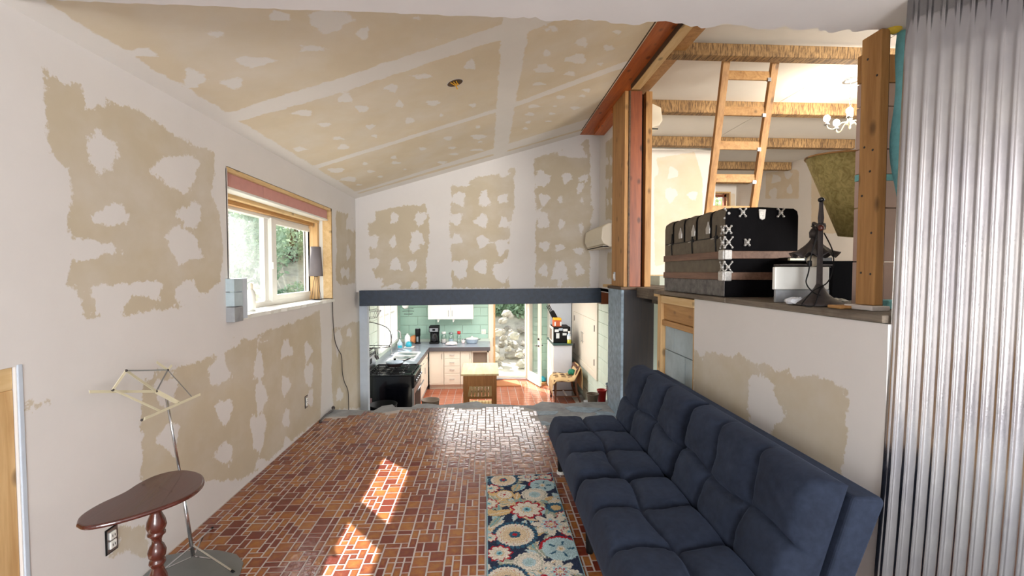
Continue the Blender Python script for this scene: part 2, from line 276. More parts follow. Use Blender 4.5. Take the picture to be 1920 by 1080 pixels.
def sd_poly(u, v, poly):
    d = np.full(u.shape, 1e9); inside = np.zeros(u.shape, bool); n = len(poly)
    for i in range(n):
        ax, ay = poly[i]; bx, by = poly[(i + 1) % n]
        ex, ey = bx - ax, by - ay; L = ex * ex + ey * ey + 1e-12
        t = np.clip(((u - ax) * ex + (v - ay) * ey) / L, 0, 1)
        d = np.minimum(d, np.hypot(u - ax - t * ex, v - ay - t * ey))
        c = ((ay > v) != (by > v)) & (u < (bx - ax) * (v - ay) / (by - ay + 1e-12) + ax)
        inside ^= c
    return np.where(inside, d, -d)
def sd_blobs(f, u, v, blobs):
    for q, (cx, cy, ux, uy, vx, vy) in enumerate(blobs):
        det = ux * vy - uy * vx
        if abs(det) < 1e-9: continue
        a = ((u - cx) * vy - (v - cy) * vx) / det; b = (-(u - cx) * uy + (v - cy) * ux) / det
        r = math.sqrt(abs(det))
        t = (q * 1.7) % 1.5 - .75; a, b = a * math.cos(t) - b * math.sin(t), a * math.sin(t) + b * math.cos(t)
        p = (1.5, 3.5, 2.2, 1.2, 5.0)[q % 5]; g = 1 + .16 * np.sin(3 * np.arctan2(b, a) + q) + .08 * np.sin(7 * np.arctan2(b, a) + 2 * q)
        f = np.minimum(f, ((np.abs(a) ** p + np.abs(b) ** p) ** (1 / p) * g - 1) * r * .85)
    return f
def sheet(name, mt, P, us, vs, field, holes=(), parent=None, extra=None):
    """a board sheet as a grid: P(u, v) -> point, field -> signed distance inside bare paper"""
    us = np.array(sorted(set(np.round(us, 4)))); vs = np.array(sorted(set(np.round(vs, 4))))
    U, V = np.meshgrid(us, vs)
    pts = [P(float(a), float(b)) for a, b in zip(U.ravel(), V.ravel())]
    f = field(U.ravel(), V.ravel()); nu = len(us); faces = []
    for j in range(len(vs) - 1):
        vm = (vs[j] + vs[j + 1]) / 2
        for i in range(nu - 1):
            um = (us[i] + us[i + 1]) / 2
            if any(a < um < b and c < vm < d for a, b, c, d in holes): continue
            faces.append((j * nu + i, j * nu + i + 1, (j + 1) * nu + i + 1, (j + 1) * nu + i))
    nb = len(pts)
    if extra:
        for bx in extra:
            m = MB().box(*bx); o = len(pts); pts += m.v; faces += [tuple(i + o for i in q) for q in m.f]
    me = bpy.data.meshes.new(name); me.from_pydata(pts, [], faces); me.update()
    at = me.attributes.new('tan', 'FLOAT', 'POINT')
    vals = np.full(len(pts), -1.0, np.float32); vals[:nb] = f; at.data.foreach_set('value', vals)
    me.materials.append(mt)
    o = bpy.data.objects.new(name, me); COL.objects.link(o); o['_w'] = (0, 0, 0)
    if parent is not None: o.parent = parent
    return o
def lin(a, b, step, *more):
    return list(np.linspace(a, b, max(2, int(round((b - a) / step)) + 1))) + [m for m in more if a < m < b]
# ------------------------------------------------------------------ materials
M = {}
M['wall'] = drywall('joint compound over tan paper', (200, 188, 165), (222, 218, 215), .06)
M['ceil'] = drywall('ceiling compound over tan paper', (230, 216, 190), (240, 236, 230), .035)
M['wallu'] = drywall('upper room compound over tan paper', (226, 210, 184), (232, 226, 218), .03)
M['white'] = plain('white drywall', (222, 216, 213), .85, var=.04, vs=3)
M['whiteup'] = plain('white ceiling board', (226, 222, 214), .85, var=.04, vs=2)
M['fir'] = wood('aged fir', (152, 106, 56), (188, 142, 86), 2, .8)
M['firx'] = wood('aged fir crosswise', (158, 112, 60), (192, 148, 92), 1, .8)
M['red'] = wood('red stained board', (112, 54, 28), (146, 78, 42), 2, .7, .45)
M['redy'] = wood('red stained plank', (150, 66, 24), (196, 104, 42), 1, .6, .45)
M['pine'] = wood('pale pine', (202, 164, 108), (222, 192, 142), 1, .9)
M['pinez'] = wood('pale pine upright', (190, 148, 94), (216, 180, 128), 2, .9)
M['pinedark'] = wood('dark underside timber', (60, 42, 26), (96, 70, 44), 1, .9)
M['ledge'] = wood('dusty grey ledge board', (84, 76, 66), (128, 116, 102), 1, 1.2, .8, dark=(70, 58, 46), knots=False)
M['walnut'] = wood('mahogany', (62, 26, 20), (84, 38, 28), 1, 1.0, .25, knots=False, coat=.3)
M['oak'] = wood('honey oak', (150, 96, 44), (182, 124, 64), 2, 1.0, .5, knots=False)
M['butcher'] = wood('butcher block', (214, 178, 120), (232, 204, 156), 1, 1.2, .35, knots=False)
M['slat'] = wood('pale slat', (226, 196, 128), (238, 214, 158), 1, 1.2, .55, knots=False)
M['darkwood'] = wood('dark chair wood', (70, 38, 24), (100, 60, 38), 2, 1.0, .4, knots=False)
M['teal'] = plain('teal fibre', (136, 208, 214), .95, var=.12, vs=30, bump=.6, bs=120)
M['foam'] = plain('yellow foam', (236, 206, 70), .8, var=.15, vs=30, bump=.5, bs=50)
M['pinkboard'] = plain('pinkish board', (206, 180, 168), .85, var=.06, vs=10, bump=.1)
M['pinkfoam'] = plain('pink insulation board', (204, 150, 142), .8, var=.06, vs=14)
M['concrete'] = plain('worn painted concrete', (152, 155, 158), .7, var=.35, vs=7, bump=.5, bs=18)
M['bluepaint'] = plain('flaked blue paint', (146, 166, 182), .6, var=.35, vs=16, bump=.4, bs=40)
M['grout'] = plain('pale grout', (196, 188, 182), .8, var=.08, vs=30, bump=.2, bs=200)
M['charcoal'] = plain('charcoal paint', (40, 54, 72), .5, var=.3, vs=20, bump=.25, bs=50)
M['black'] = plain('black', (13, 13, 15), .55, var=.1, spec=.25)
M['mattblack'] = plain('matt black', (12, 12, 14), .95, var=.1, spec=.04)
M['blackgloss'] = plain('glossy black enamel', (14, 15, 22), .15, var=.0, coat=.3)
M['iron'] = plain('dark iron', (62, 56, 56), .5, .3, var=.25, vs=60)
M['chrome'] = plain('chrome', (200, 202, 206), .18, 1.0, var=.0)
M['steel'] = plain('brushed steel', (178, 180, 184), .3, 1.0, var=.05)
M['silver'] = plain('silvered hardware', (196, 194, 190), .45, .55, var=.3, vs=120, bump=.5, bs=150)
M['cream'] = plain('cream metal', (226, 220, 192), .4, .2, var=.04)
M['plastic'] = plain('white plastic', (232, 232, 226), .35, var=.02)
M['offwhite'] = plain('cream plastic', (226, 218, 198), .4, var=.02)
M['cab'] = plain('off white cabinet paint', (236, 226, 208), .4, var=.02)
M['cabw'] = plain('white cabinet paint', (238, 236, 230), .4, var=.02)
M['counter'] = plain('blue grey counter', (146, 153, 164), .2, var=.12, vs=6, bump=.03)
M['counteredge'] = plain('dark counter edge', (86, 82, 84), .4, var=.1)
M['niche'] = plain('taupe niche', (140, 124, 108), .7, var=.05)
M['green'] = plain('sea green block paint', (168, 200, 184), .55, var=.05, vs=5, bump=.15, bs=90)
M['greenpale'] = plain('pale green block paint', (204, 216, 202), .55, var=.05, vs=5, bump=.15, bs=90)
M['bluepale'] = plain('pale blue block paint', (176, 192, 198), .7, var=.16, vs=6, bump=.4, bs=60)
M['jamb'] = plain('blue grey jamb', (196, 206, 218), .6, var=.06)
M['terracotta'] = plain('terracotta tile', (168, 98, 72), .13, var=.18, vs=6)
M['cord'] = plain('brown cord', (48, 40, 38), .5, var=0)
M['pinkbrown'] = plain('mauve board', (120, 92, 92), .7, var=.1)
M['burlap'] = plain('burlap', (196, 164, 118), .95, var=.14, vs=60, bump=.5, bs=200)
M['greencloth'] = plain('green cloth', (32, 110, 84), .9, var=.35, vs=30)
M['print'] = plain('dark printing', (72, 46, 36), .95, var=0)
M['redplastic'] = plain('red plastic', (206, 44, 44), .4, var=.1)
M['bluegrey'] = plain('blue grey plastic', (118, 138, 158), .45, var=.05)
M['clay'] = plain('orange clay', (216, 140, 86), .6, var=.12)
M['aqua'] = plain('aqua plastic', (48, 168, 190), .35, var=.05)
M['potblue'] = plain('speckled enamel', (176, 192, 206), .3, var=.18, vs=60)
M['cloth'] = plain('white pink cloth', (232, 216, 214), .95, var=.1, vs=20)
M['shadegrey'] = plain('grey fabric shade', (112, 106, 108), .9, var=.05)
M['sheetgrey'] = plain('grey hearth sheet', (124, 128, 128), .35, .3, var=.12, vs=6)
M['mattress'] = plain('coir', (168, 110, 70), .95, var=.2, vs=60, bump=.5, bs=300)
M['yellow'] = plain('yellow box', (240, 180, 40), .5, var=.05)
M['orange'] = plain('orange box', (196, 92, 50), .5, var=.1)
M['paper'] = plain('white paper', (226, 230, 230), .8, var=.08, vs=60)
M['oil'] = plain('olive oil', (176, 172, 52), .2, var=0)
M['trunk'] = plain('worn brown canvas', (104, 96, 82), .75, var=.2, vs=22, bump=.3, bs=150)
M['trunkend'] = plain('black canvas with end shade', (13, 12, 15), .9, var=.3, vs=18, bump=.2, bs=100, spec=.12)  # shade of the near end is put into this black; straps share it
M['trunkslat'] = wood('trunk slat', (96, 70, 56), (128, 98, 80), 1, 1.2, .6, knots=False)
M['tin'] = plain('scuffed tin', (104, 100, 98), .5, .3, var=.6, vs=26, bump=.3, bs=80)
M['bag'] = plain('clear crumpled plastic', (188, 190, 194), .2, var=.2, vs=50)
M['bark'] = plain('bark', (90, 72, 54), .9, var=.3, vs=8)
M['earth'] = plain('dry pale earth', (176, 170, 156), .95, var=.35, vs=3, bump=.6, bs=8)
M['rock'] = plain('pale stone', (170, 162, 150), .9, var=.4, vs=5, bump=.6, bs=12)

def glass(name, tint=(1, 1, 1, 1), g=.08):
    t = NT(name); tr = t.new('BsdfTransparent'); tr.inputs[0].default_value = tint
    gl = t.new('BsdfGlossy'); gl.inputs['Roughness'].default_value = .02
    mx = t.new('MixShader'); mx.inputs[0].default_value = g
    t.l.new(tr.outputs[0], mx.inputs[1]); t.l.new(gl.outputs[0], mx.inputs[2]); t.l.new(mx.outputs[0], t.o.inputs[0])
    return t.m
M['glass'] = glass('window glass', (.97, .98, .98, 1))
M['jar'] = glass('jar glass', (.86, .92, .90, 1), .18)
def dusty():
    # an old pane: mostly clear, with a film of dust that scatters the light falling on it
    t = NT('dusty window glass'); tr = t.new('BsdfTransparent'); tr.inputs[0].default_value = (.96, .97, .97, 1)
    df = t.new('BsdfTranslucent'); df.inputs[0].default_value = (.9, .93, .95, 1)
    mx = t.new('MixShader'); n = t.noise(t.pos(), 2.5, 5, .6)
    t.l.new(t.ramp(n, [(.35, (.02, .02, .02)), (.75, (.12, .12, .12))]), mx.inputs[0])
    t.l.new(tr.outputs[0], mx.inputs[1]); t.l.new(df.outputs[0], mx.inputs[2])
    gl = t.new('BsdfGlossy'); gl.inputs['Roughness'].default_value = .02
    m2 = t.new('MixShader'); m2.inputs[0].default_value = .05
    t.l.new(mx.outputs[0], m2.inputs[1]); t.l.new(gl.outputs[0], m2.inputs[2]); t.l.new(m2.outputs[0], t.o.inputs[0])
    return t.m
M['dusty'] = dusty()
def emis(name, col, st):
    t = NT(name); t.set(Emission_Strength=st); t.b.inputs['Emission Color'].default_value = col; t.base((1, 1, 1, 1)); return t.m
M['bulb'] = emis('lit bulb', (1, .86, .66, 1), 26)
def leafmat(name, a, b):
    t = NT(name); n = t.noise(t.pos(), 1.6, 3, .6)
    c = t.ramp(n, [(.3, s2l(a)), (.7, s2l(b))]); t.base(c); t.set(Roughness=.6)
    tl = t.new('BsdfTranslucent'); t.l.new(c, tl.inputs[0]); mx = t.new('MixShader'); mx.inputs[0].default_value = .35
    t.l.new(t.b.outputs[0], mx.inputs[1]); t.l.new(tl.outputs[0], mx.inputs[2]); t.l.new(mx.outputs[0], t.o.inputs[0])
    return t.m
M['leaf'] = leafmat('leaves', (146, 172, 116), (208, 214, 168))
M['leafd'] = leafmat('darker leaves', (112, 146, 122), (178, 198, 166))

def tilemat():
    t = NT('glazed amber tile')
    oi = t.new('ObjectInfo'); a = t.attr('tint').outputs['Fac']; cen = t.attr('cen').outputs['Fac']
    rr = t.math('FRACT', t.math('ADD', oi.outputs['Random'], a))
    n = t.noise(t.pos(), 34, 4, .65, .4); n2 = t.noise(t.pos(), 5, 2, .5)
    amb = t.math('MULTIPLY', t.math('ADD', t.math('MULTIPLY', cen, .32), .62), t.math('MULTIPLY', t.math('ADD', n, .25), t.math('ADD', t.math('MULTIPLY', rr, .9), .42)))
    amb = t.ramp(amb, [(.34, (0, 0, 0)), (.80, (1, 1, 1))])
    c = t.mix(amb, t.mix(rr, s2l((110, 46, 34)), s2l((132, 66, 46))), s2l((164, 108, 54)))
    t.base(c); t.set(Roughness=.2); t.b.inputs['Specular IOR Level'].default_value = .5
    t.bump(t.math('ADD', t.noise(t.pos(), 38, 3, .5), t.math('MULTIPLY', t.noise(t.pos(), 9, 2), .8)), .55, .0032)
    return t.m
M['tile'] = tilemat()

# ------------------------------------------------------------------ ground outside
def gz(x, y):
    z = -1.13
    if y > 11.2: z += min(1.5, (y - 11.2) * .12) + max(0, min(2.4, (y - 14.0) * .75))
    if x < -2.6: z += min(2.2, (-2.6 - x) * .5) * min(1, max(0, (20 - y) / 6))
    return z + .12 * mnoise.noise(Vector((x * .5, y * .5, 0)))
g = MB().grid(lambda u, v: (lambda x, y: (x, y, gz(x, y) if (y > 10.6 or x < -2.05 or x > 6 or y < -3) else -1.35))(-26 + 52 * u, -20 + 60 * v), 104, 120)
struct(g.build('ground', M['earth'], smooth=True))

# ------------------------------------------------------------------ living room floor
FL = [(-1.64, -4.2), (-1.64, 4.87), (-1.4, 4.84), (-1.17, 4.81), (-1.12, 4.97), (-1.02, 5.02), (-.97, 4.92), (-.80, 4.91), (-.76, 5.02), (-.64, 5.04), (-.5, 4.97), (-.3, 5.02), (-.1, 5.10), (-.04, 5.0), (.2, 4.95), (.35, 4.91), (.51, 4.90), (.62, 5.04), (.75, 5.0), (.87, 4.94), (1.1, 4.99), (1.42, 4.98), (1.9, 5.0), (1.9, 1.4), (2.7, 1.4), (2.7, -4.2)]
floor = struct(MB().prism(FL, -.22, 0).build('floor', M['concrete']))
def tile_edge(x):  # how far each strip of tiles runs towards the broken edge
    return 4.70 + .05 * math.sin(x * 9) + (.12 if -.9 < x < .4 else 0) - (0.12 if x < -1.3 else 0)
def conc(x, y):  # bare painted concrete at the right where tiles were lifted
    return y > 3.98 and x > .50 + .05 * math.sin(y * 11) + max(0, (4.9 - y)) * .05
C_ = .0405
nx = int(3.03 / C_); ny = int(3.75 / C_); ox, oy = -1.625, 1.12
MB().prism([(-1.63, 1.0), (-1.63, 4.6), (-1.2, 4.62), (-.9, 4.8), (.4, 4.82), (.5, 4.72), (.54, 3.95), (1.37, 3.95), (1.37, 1.0)], 0, .0058).build('grout', M['grout'], floor)
occ = np.zeros((nx, ny), bool); tiles = []
order = [(i, j) for j in range(ny) for i in range(nx)]
trn = random.Random(5)
for i, j in order:
    if occ[i, j]: continue
    free = lambda a, b: i + a <= nx and j + b <= ny and not occ[i:i + a, j:j + b].any()
    r = trn.random(); ch = (1, 1)
    if r < .46 and free(2, 2): ch = (2, 2)
    elif r < .62 and free(2, 1): ch = (2, 1)
    elif r < .80 and free(1, 2): ch = (1, 2)
    occ[i:i + ch[0], j:j + ch[1]] = True
    x = ox + i * C_; y = oy + j * C_; cx = x + ch[0] * C_ / 2; cy = y + ch[1] * C_ / 2
    if conc(cx, cy) or cy > tile_edge(cx): continue
    if -.03 < cx < .5 and 1.7 < cy < 3.19 and False: continue
    if cx > 1.30: continue
    tiles.append((x, y, ch[0] * C_, ch[1] * C_, ch))
g_ = .0030
def tile_geo(x0, y0, wx, wy, z=.0075):
    b = .0022
    o = [(x0 + g_, y0 + g_, .004), (x0 + wx - g_, y0 + g_, .004), (x0 + wx - g_, y0 + wy - g_, .004), (x0 + g_, y0 + wy - g_, .004)]
    i_ = [(x0 + g_ + b, y0 + g_ + b, z), (x0 + wx - g_ - b, y0 + g_ + b, z), (x0 + wx - g_ - b, y0 + wy - g_ - b, z), (x0 + g_ + b, y0 + wy - g_ - b, z)]
    c = [(x0 + wx / 2, y0 + wy / 2, z + .0004)]
    fs = [(k, (k + 1) % 4, 4 + (k + 1) % 4, 4 + k) for k in range(4)] + [(4 + k, 4 + (k + 1) % 4, 8) for k in range(4)]
    return o + i_ + c, fs
def tile_mesh(name, lst):
    v = []; f = []; cen = []; tn = []
    for x, y, wx, wy, zz in lst:
        a, b = tile_geo(x, y, wx, wy, zz); o = len(v); v += a; f += [tuple(q + o for q in t) for t in b]; cen += [0] * 8 + [1]; tn += [0.0 if len(lst) == 1 else trn.random()] * 9
    me = bpy.data.meshes.new(name); me.from_pydata(v, [], f); me.update(); me.materials.append(M['tile'])
    at = me.attributes.new('cen', 'FLOAT', 'POINT'); at.data.foreach_set('value', np.array(cen, np.float32)); at = me.attributes.new('tint', 'FLOAT', 'POINT'); at.data.foreach_set('value', np.array(tn, np.float32)); return me
def hid(t): x, y = t[0] + t[2] / 2, t[1] + t[3] / 2; return (-.02 < x < .48 and y < 3.19) or x > .5 or y < 2.13 or x < -1.35
vis = sorted([t for t in tiles if not hid(t) and t[4] != (1, 1)], key=lambda t: t[1] - (1.0 if t[4] == (2, 2) else 0))[:300]
vs_ = set(id(t) for t in vis)
shared = {ch: tile_mesh('tile', [(-ch[0] * C_ / 2, -ch[1] * C_ / 2, ch[0] * C_, ch[1] * C_, .0075)]) for ch in ((2, 2), (2, 1), (1, 2), (1, 1))}
for t in vis:
    o = bpy.data.objects.new('tile', shared[t[4]]); COL.objects.link(o); o.parent = floor
    o.location = (t[0] + t[2] / 2, t[1] + t[3] / 2, trn.uniform(-.0005, .0006)); o.rotation_euler = (trn.uniform(-.008, .008), trn.uniform(-.008, .008), 0)
o = bpy.data.objects.new('tile', tile_mesh('tile_rest', [(t[0], t[1], t[2], t[3], .0075 + trn.uniform(-.0006, .0006)) for t in tiles if id(t) not in vs_])); COL.objects.link(o); o.parent = floor; stuff(o)
# flaked blue paint patches on the bare concrete
for k, (cx, cy, r) in enumerate([(.60, 4.62, .12), (1.0, 4.72, .16), (1.22, 4.55, .12), (.55, 4.3, .07)]):
    pts = [(cx + r * (1 + .3 * math.sin(3 * a + k) + .2 * rnd.random()) * math.cos(a), cy + r * .7 * (1 + .3 * math.cos(2 * a + k)) * math.sin(a)) for a in [2 * math.pi * q / 18 for q in range(18)]]
    MB().prism(pts, 0, .003).build('paint_flake', M['bluepaint'], floor)
# landing beyond the edge, to the right, below floor level
struct(B(1.34, 1.89, 5.02, 6.20, -1.0, -.32).build('floor_landing', M['concrete'], bevel=.01))

# ------------------------------------------------------------------ walls of the living room
def fld(tans, mud):
    def f(u, v):
        d = np.full(u.shape, -1.0)
        for p in tans: d = np.maximum(d, sd_poly(u, v, p))
        return sd_blobs(d, u, v, mud)
    return f
XW = -1.63
WIN = (3.01, 4.99, 1.155, 2.115)
struct(sheet('wall_left', M['wall'], lambda u, v: (XW, u, v), [-4.2, -3, -2, -1] + lin(-.4, 6.0, .03, 1.69, 3.01, 4.99), lin(-1.04, 2.40, .03, 0, 1.12, 1.155, 2.115), fld(L_tan, L_mud),
    holes=[WIN, (.6, 1.69, -2, 1.12)],
    extra=[(-1.93, -1.645, -4.2, .6, -1.04, 2.4), (-1.93, -1.645, .6, 1.69, 1.14, 2.4), (-1.93, -1.645, 1.71, 3.01, -1.04, 2.4), (-1.93, -1.645, 3.01, 4.99, 2.12, 2.4),
           (-1.93, -1.645, 3.01, 4.99, -1.04, 1.13), (-1.93, -1.645, 4.99, 6.0, -1.04, 2.4), (-1.645, -1.631, 1.676, 1.69, -.2, 1.12)]))
# bare framing in the low opening at the far left
tm = thing('wall_framing', 'bare pine studs and header in the low wall opening at the left edge', 'framing', (-1.7, 1.5, 0))
B(-1.72, -1.64, 1.585, 1.675, 0, 1.04).build('stud', M['pinez'], tm, bevel=.003)
B(-1.86, -1.73, 1.52, 1.6, 0, 1.04).build('stud', M['fir'], tm, bevel=.003)
B(-1.80, -1.64, .6, 1.675, 1.04, 1.12).build('header', M['pine'], tm, bevel=.003)
B(-1.93, -1.88, .6, 1.69, 0, 1.12).build('backing_board', M['pinez'], tm)
struct(B(-1.645, XW + .004, 1.680, 1.697, 0, 1.125).build('trim_1', M['jamb'], bevel=.002))

ceilz = lambda x: 2.36 + .295 * (x + 1.63)
Lam = lambda a, b: (lambda s: (a, s))
us = lin(-1.63, 1.47, .03)
f_far = fld(F_tan, F_mud)
def Pfar(u, v): return (u, 5.88, 1.19 + (ceilz(u) + .01 - 1.19) * v)
def ffar(u, v): return f_far(u, 1.19 + (2.36 + .295 * (u + 1.63) + .01 - 1.19) * v)
struct(sheet('wall_back', M['wall'], Pfar, us, np.linspace(0, 1, 60), ffar))
MB().prism([(-1.63, 1.19), (1.47, 1.19), (1.47, 3.27), (-1.63, 2.36)], 5.885, 6.0, 'xz').build('backing', M['white'], bpy.data.objects['wall_back'])
def fceil(x, y):
    d = np.full(x.shape, .3)
    d = np.minimum(d, np.maximum(.095 - x, x - .262) + 0 * y)           # long taped seam
    d = np.minimum(d, x + 1.53)                                        # corner at the left wall
    d = np.minimum(d, np.where(y < 5.56, (5.36 - .12 * x) - y, np.minimum(y - 5.60 - .02 * np.sin(x * 3), 5.68 - y)))
    c1 = np.interp(x, [-1.7, -.9, .1, .3], [2.93, 2.89, 2.77, 2.70]); h1 = np.interp(x, [-1.7, -1.2, 0], [.06, .09, .085])
    d = np.where(x < .3, np.minimum(d, np.abs(y - c1) - h1), d)
    c2 = np.interp(x, [-1.7, .1, .3, 1.1], [4.28, 4.10, 4.08, 3.86]); h2 = np.interp(x, [-1.7, .1, .3, 1.1], [.05, .045, .06, .07])
    d = np.minimum(d, np.abs(y - c2) - h2)
    d = np.where(x > .2, np.minimum(d, y - 2.86 + (x - .25) * .35), d)
    return sd_blobs(d, x, y, C_mud)
# the taped joints keep the sign of a band: outside a band is paper
struct(sheet('ceiling', M['ceil'], lambda u, v: (u, v, ceilz(u)), lin(-1.66, 1.208, .025), lin(1.55, 5.9, .025), fceil, extra=[]))
ce = bpy.data.objects['ceiling']
MB().prism([(-1.95, 2.42), (1.6, 3.46), (1.6, 3.38), (-1.95, 2.34)], 1.55, 6.1, 'xz').build('backing', M['white'], ce)
# flat soffit over the viewer's end, torn front edge
ed = [(-1.7, 1.665)]
for k in range(1, 160):
    x = -1.7 + 3.5 * k / 160; j = .004 if x < .1 else .014
    ed.append((x, 1.675 + .012 * (x + 1.7) + (.012 * math.sin(x * 37) * math.sin(x * 13) if x > .2 else 0) + rnd.uniform(-j, j)))
ed += [(1.8, 1.70), (3.4, 1.70), (3.4, -4.2), (-1.7, -4.2)]
sf = struct(MB().prism(ed, 2.37, 2.385).build('ceiling_soffit', M['white']))
B(-1.7, 3.4, 1.5, 1.62, 2.385, 3.5).build('header', M['white'], sf); B(-1.7, 3.4, -4.2, 1.5, 2.385, 2.43).build('backing', M['white'], sf); B(1.15, 1.62, 1.56, 6.05, 3.24, 3.36).build('blocking', M['fir'], sf); B(-1.95, 1.62, 5.95, 6.1, 2.3, 3.5).build('blocking', M['white'], sf)  # both blocking boxes are unseen, added to stop sun leaking under the roof

# right low wall under the ledge
struct(sheet('wall_right', M['wall'], lambda u, v: (1.38, u, v), lin(1.496, 2.96, .03), lin(0, 1.268, .03), fld(R_tan, R_mud), extra=[(1.39, 1.50, 1.50, 2.95, 0, 1.268), (1.382, 1.42, 1.497, 2.958, 0, 1.267)]))
hf = thing('open_wall_section', 'open framed end of the low wall with pale blue blocks behind', 'wall framing', (1.42, 3.3, 0))
B(1.375, 1.47, 3.53, 3.60, .2, 1.262).build('stud', M['pinez'], hf, bevel=.003)
B(1.383, 1.47, 2.963, 2.985, .2, 1.20).build('stud', M['pinez'], hf, bevel=.002)
B(1.375, 1.47, 2.963, 3.53, 1.205, 1.262).build('top_plate', M['pine'], hf, bevel=.003)
B(1.40, 1.47, 2.985, 3.53, 1.075, 1.205).build('blocking', M['firx'], hf, bevel=.003)
B(1.385, 1.47, 2.985, 3.53, 1.03, 1.072).build('blocking', M['firx'], hf, bevel=.003)
B(1.46, 1.50, 2.985, 3.55, 0, 1.25).build('backing', M['grout'], hf)
for r_ in range(5):
    z0 = .04 + r_ * .2
    cuts = [2.985, 3.16, 3.53] if r_ % 2 else [2.985, 3.36, 3.53]
    for a, b in zip(cuts, cuts[1:]):
        B(1.412, 1.465, a + .003, b - .003, z0 + .003, min(z0 + .197, 1.028)).build('block', M['bluepale'], hf, bevel=.003)
# unseen walls behind the viewer: right and rear added to darken the steel's reflections
struct(B(2.6, 2.72, -4.2, 1.42, 0, 2.37).build('wall_rear_right', M['white']))
wr_ = struct(B(-1.64, -.5, -4.2, -4.08, 0, 2.37).build('wall_rear', M['white'])); B(1.9, 2.6, -4.2, -4.08, 0, 2.37).build('pier', M['white'], wr_); B(-.5, 1.9, -4.2, -4.08, 0, .45).build('lower_wall', M['white'], wr_); B(-.5, 1.9, -4.2, -4.08, 2.2, 2.37).build('header', M['white'], wr_)  # invented window opening, placed to suit the rear fill lamp
struct(B(1.80, 2.6, 1.10, 1.20, 0, 2.37).build('wall_rear_return', M['white']))
# ledge
lg = thing('ledge_board', 'dusty grey wooden ledge on top of the low right wall', 'ledge', (1.6, 2.6, 1.27))
B(1.372, 1.62, 1.51, 2.55, 1.27, 1.298).build('board', M['ledge'], lg, bevel=.003)
B(1.366, 1.62, 2.553, 3.66, 1.27, 1.298).build('board', M['ledge'], lg, bevel=.003)
B(1.395, 1.47, 3.60, 3.74, 1.245, 1.268).build('support', M['pine'], lg, bevel=.002)
struct(B(1.622, 5.4, 1.75, 9.6, 1.14, 1.297).build('floor_upper', M['ledge']))
struct(B(1.47, 1.622, 3.66, 6.95, 1.2, 1.295).build('floor_upper', M['ledge']))

# ------------------------------------------------------------------ upper room shell
struct(sheet('wall_upper_left', M['wallu'], lambda u, v: (u, 6.9, v), lin(1.62, 3.52, .04), lin(1.3, 3.30, .04), fld(UB_tan, UB_mud), extra=[(1.62, 3.52, 6.92, 7.05, 1.3, 3.29)]))
struct(B(1.62, 3.5, 6.875, 6.899, 1.3, 1.40).build('baseboard_upper', M['pinez'], bevel=.003))
struct(sheet('wall_upper_right', M['wallu'], lambda u, v: (5.3, u, v), lin(1.75, 9.52, .05), lin(1.3, 3.34, .05), fld(UR_tan, UR_mud), extra=[(5.31, 5.45, 1.75, 9.6, 1.3, 3.34)]))
struct(sheet('wall_upper_back', M['wallu'], lambda u, v: (u, 9.5, v), lin(3.4, 5.3, .05, 4.66, 5.16), lin(1.3, 3.34, .05, 2.2, 3.13), fld([[(3.9, 2.9), (4.55, 2.9), (4.55, 2.0), (3.9, 2.0)], [(5.18, 3.1), (5.28, 3.1), (5.28, 2.5), (5.18, 2.5)]], []), holes=[(4.66, 5.16, 2.2, 3.13)],
    extra=[(3.4, 4.66, 9.51, 9.7, 1.3, 3.3), (5.16, 5.45, 9.51, 9.7, 1.3, 3.3), (4.66, 5.16, 9.51, 9.7, 1.3, 2.19), (4.66, 5.16, 9.51, 9.7, 3.14, 3.34)]))
struct(B(1.47, 1.62, 4.85, 6.93, 1.27, 3.4).build('wall_upper_divider', M['white']))
struct(B(3.4, 3.52, 7.05, 9.5, 1.3, 3.34).build('wall_upper_return', M['white']))
cu = struct(B(1.3, 5.45, 1.55, 9.7, 3.36, 3.42).build('ceiling_upper', M['whiteup']))
B(1.62, 3.275, 1.7, 9.5, 3.342, 3.36).build('panel', M['whiteup'], cu); B(3.285, 5.3, 1.7, 9.5, 3.342, 3.36).build('panel', M['whiteup'], cu)
w2 = struct(B(4.66, 4.69, 9.46, 9.70, 2.2, 3.13).build('window_2', M['fir']))
B(5.13, 5.16, 9.46, 9.7, 2.2, 3.13).build('frame_side', M['pinez'], w2); B(4.69, 5.13, 9.46, 9.7, 3.10, 3.13).build('frame_top', M['pine'], w2)
B(5.05, 5.10, 9.52, 9.6, 2.2, 3.1).build('sash', M['red'], w2); B(4.69, 5.10, 9.52, 9.6, 3.03, 3.08).build('sash', M['red'], w2); B(4.69, 5.10, 9.52, 9.6, 2.66, 2.71).build('sash', M['red'], w2)
B(4.69, 5.10, 9.55, 9.556, 2.2, 3.08).build('pane', M['glass'], w2)

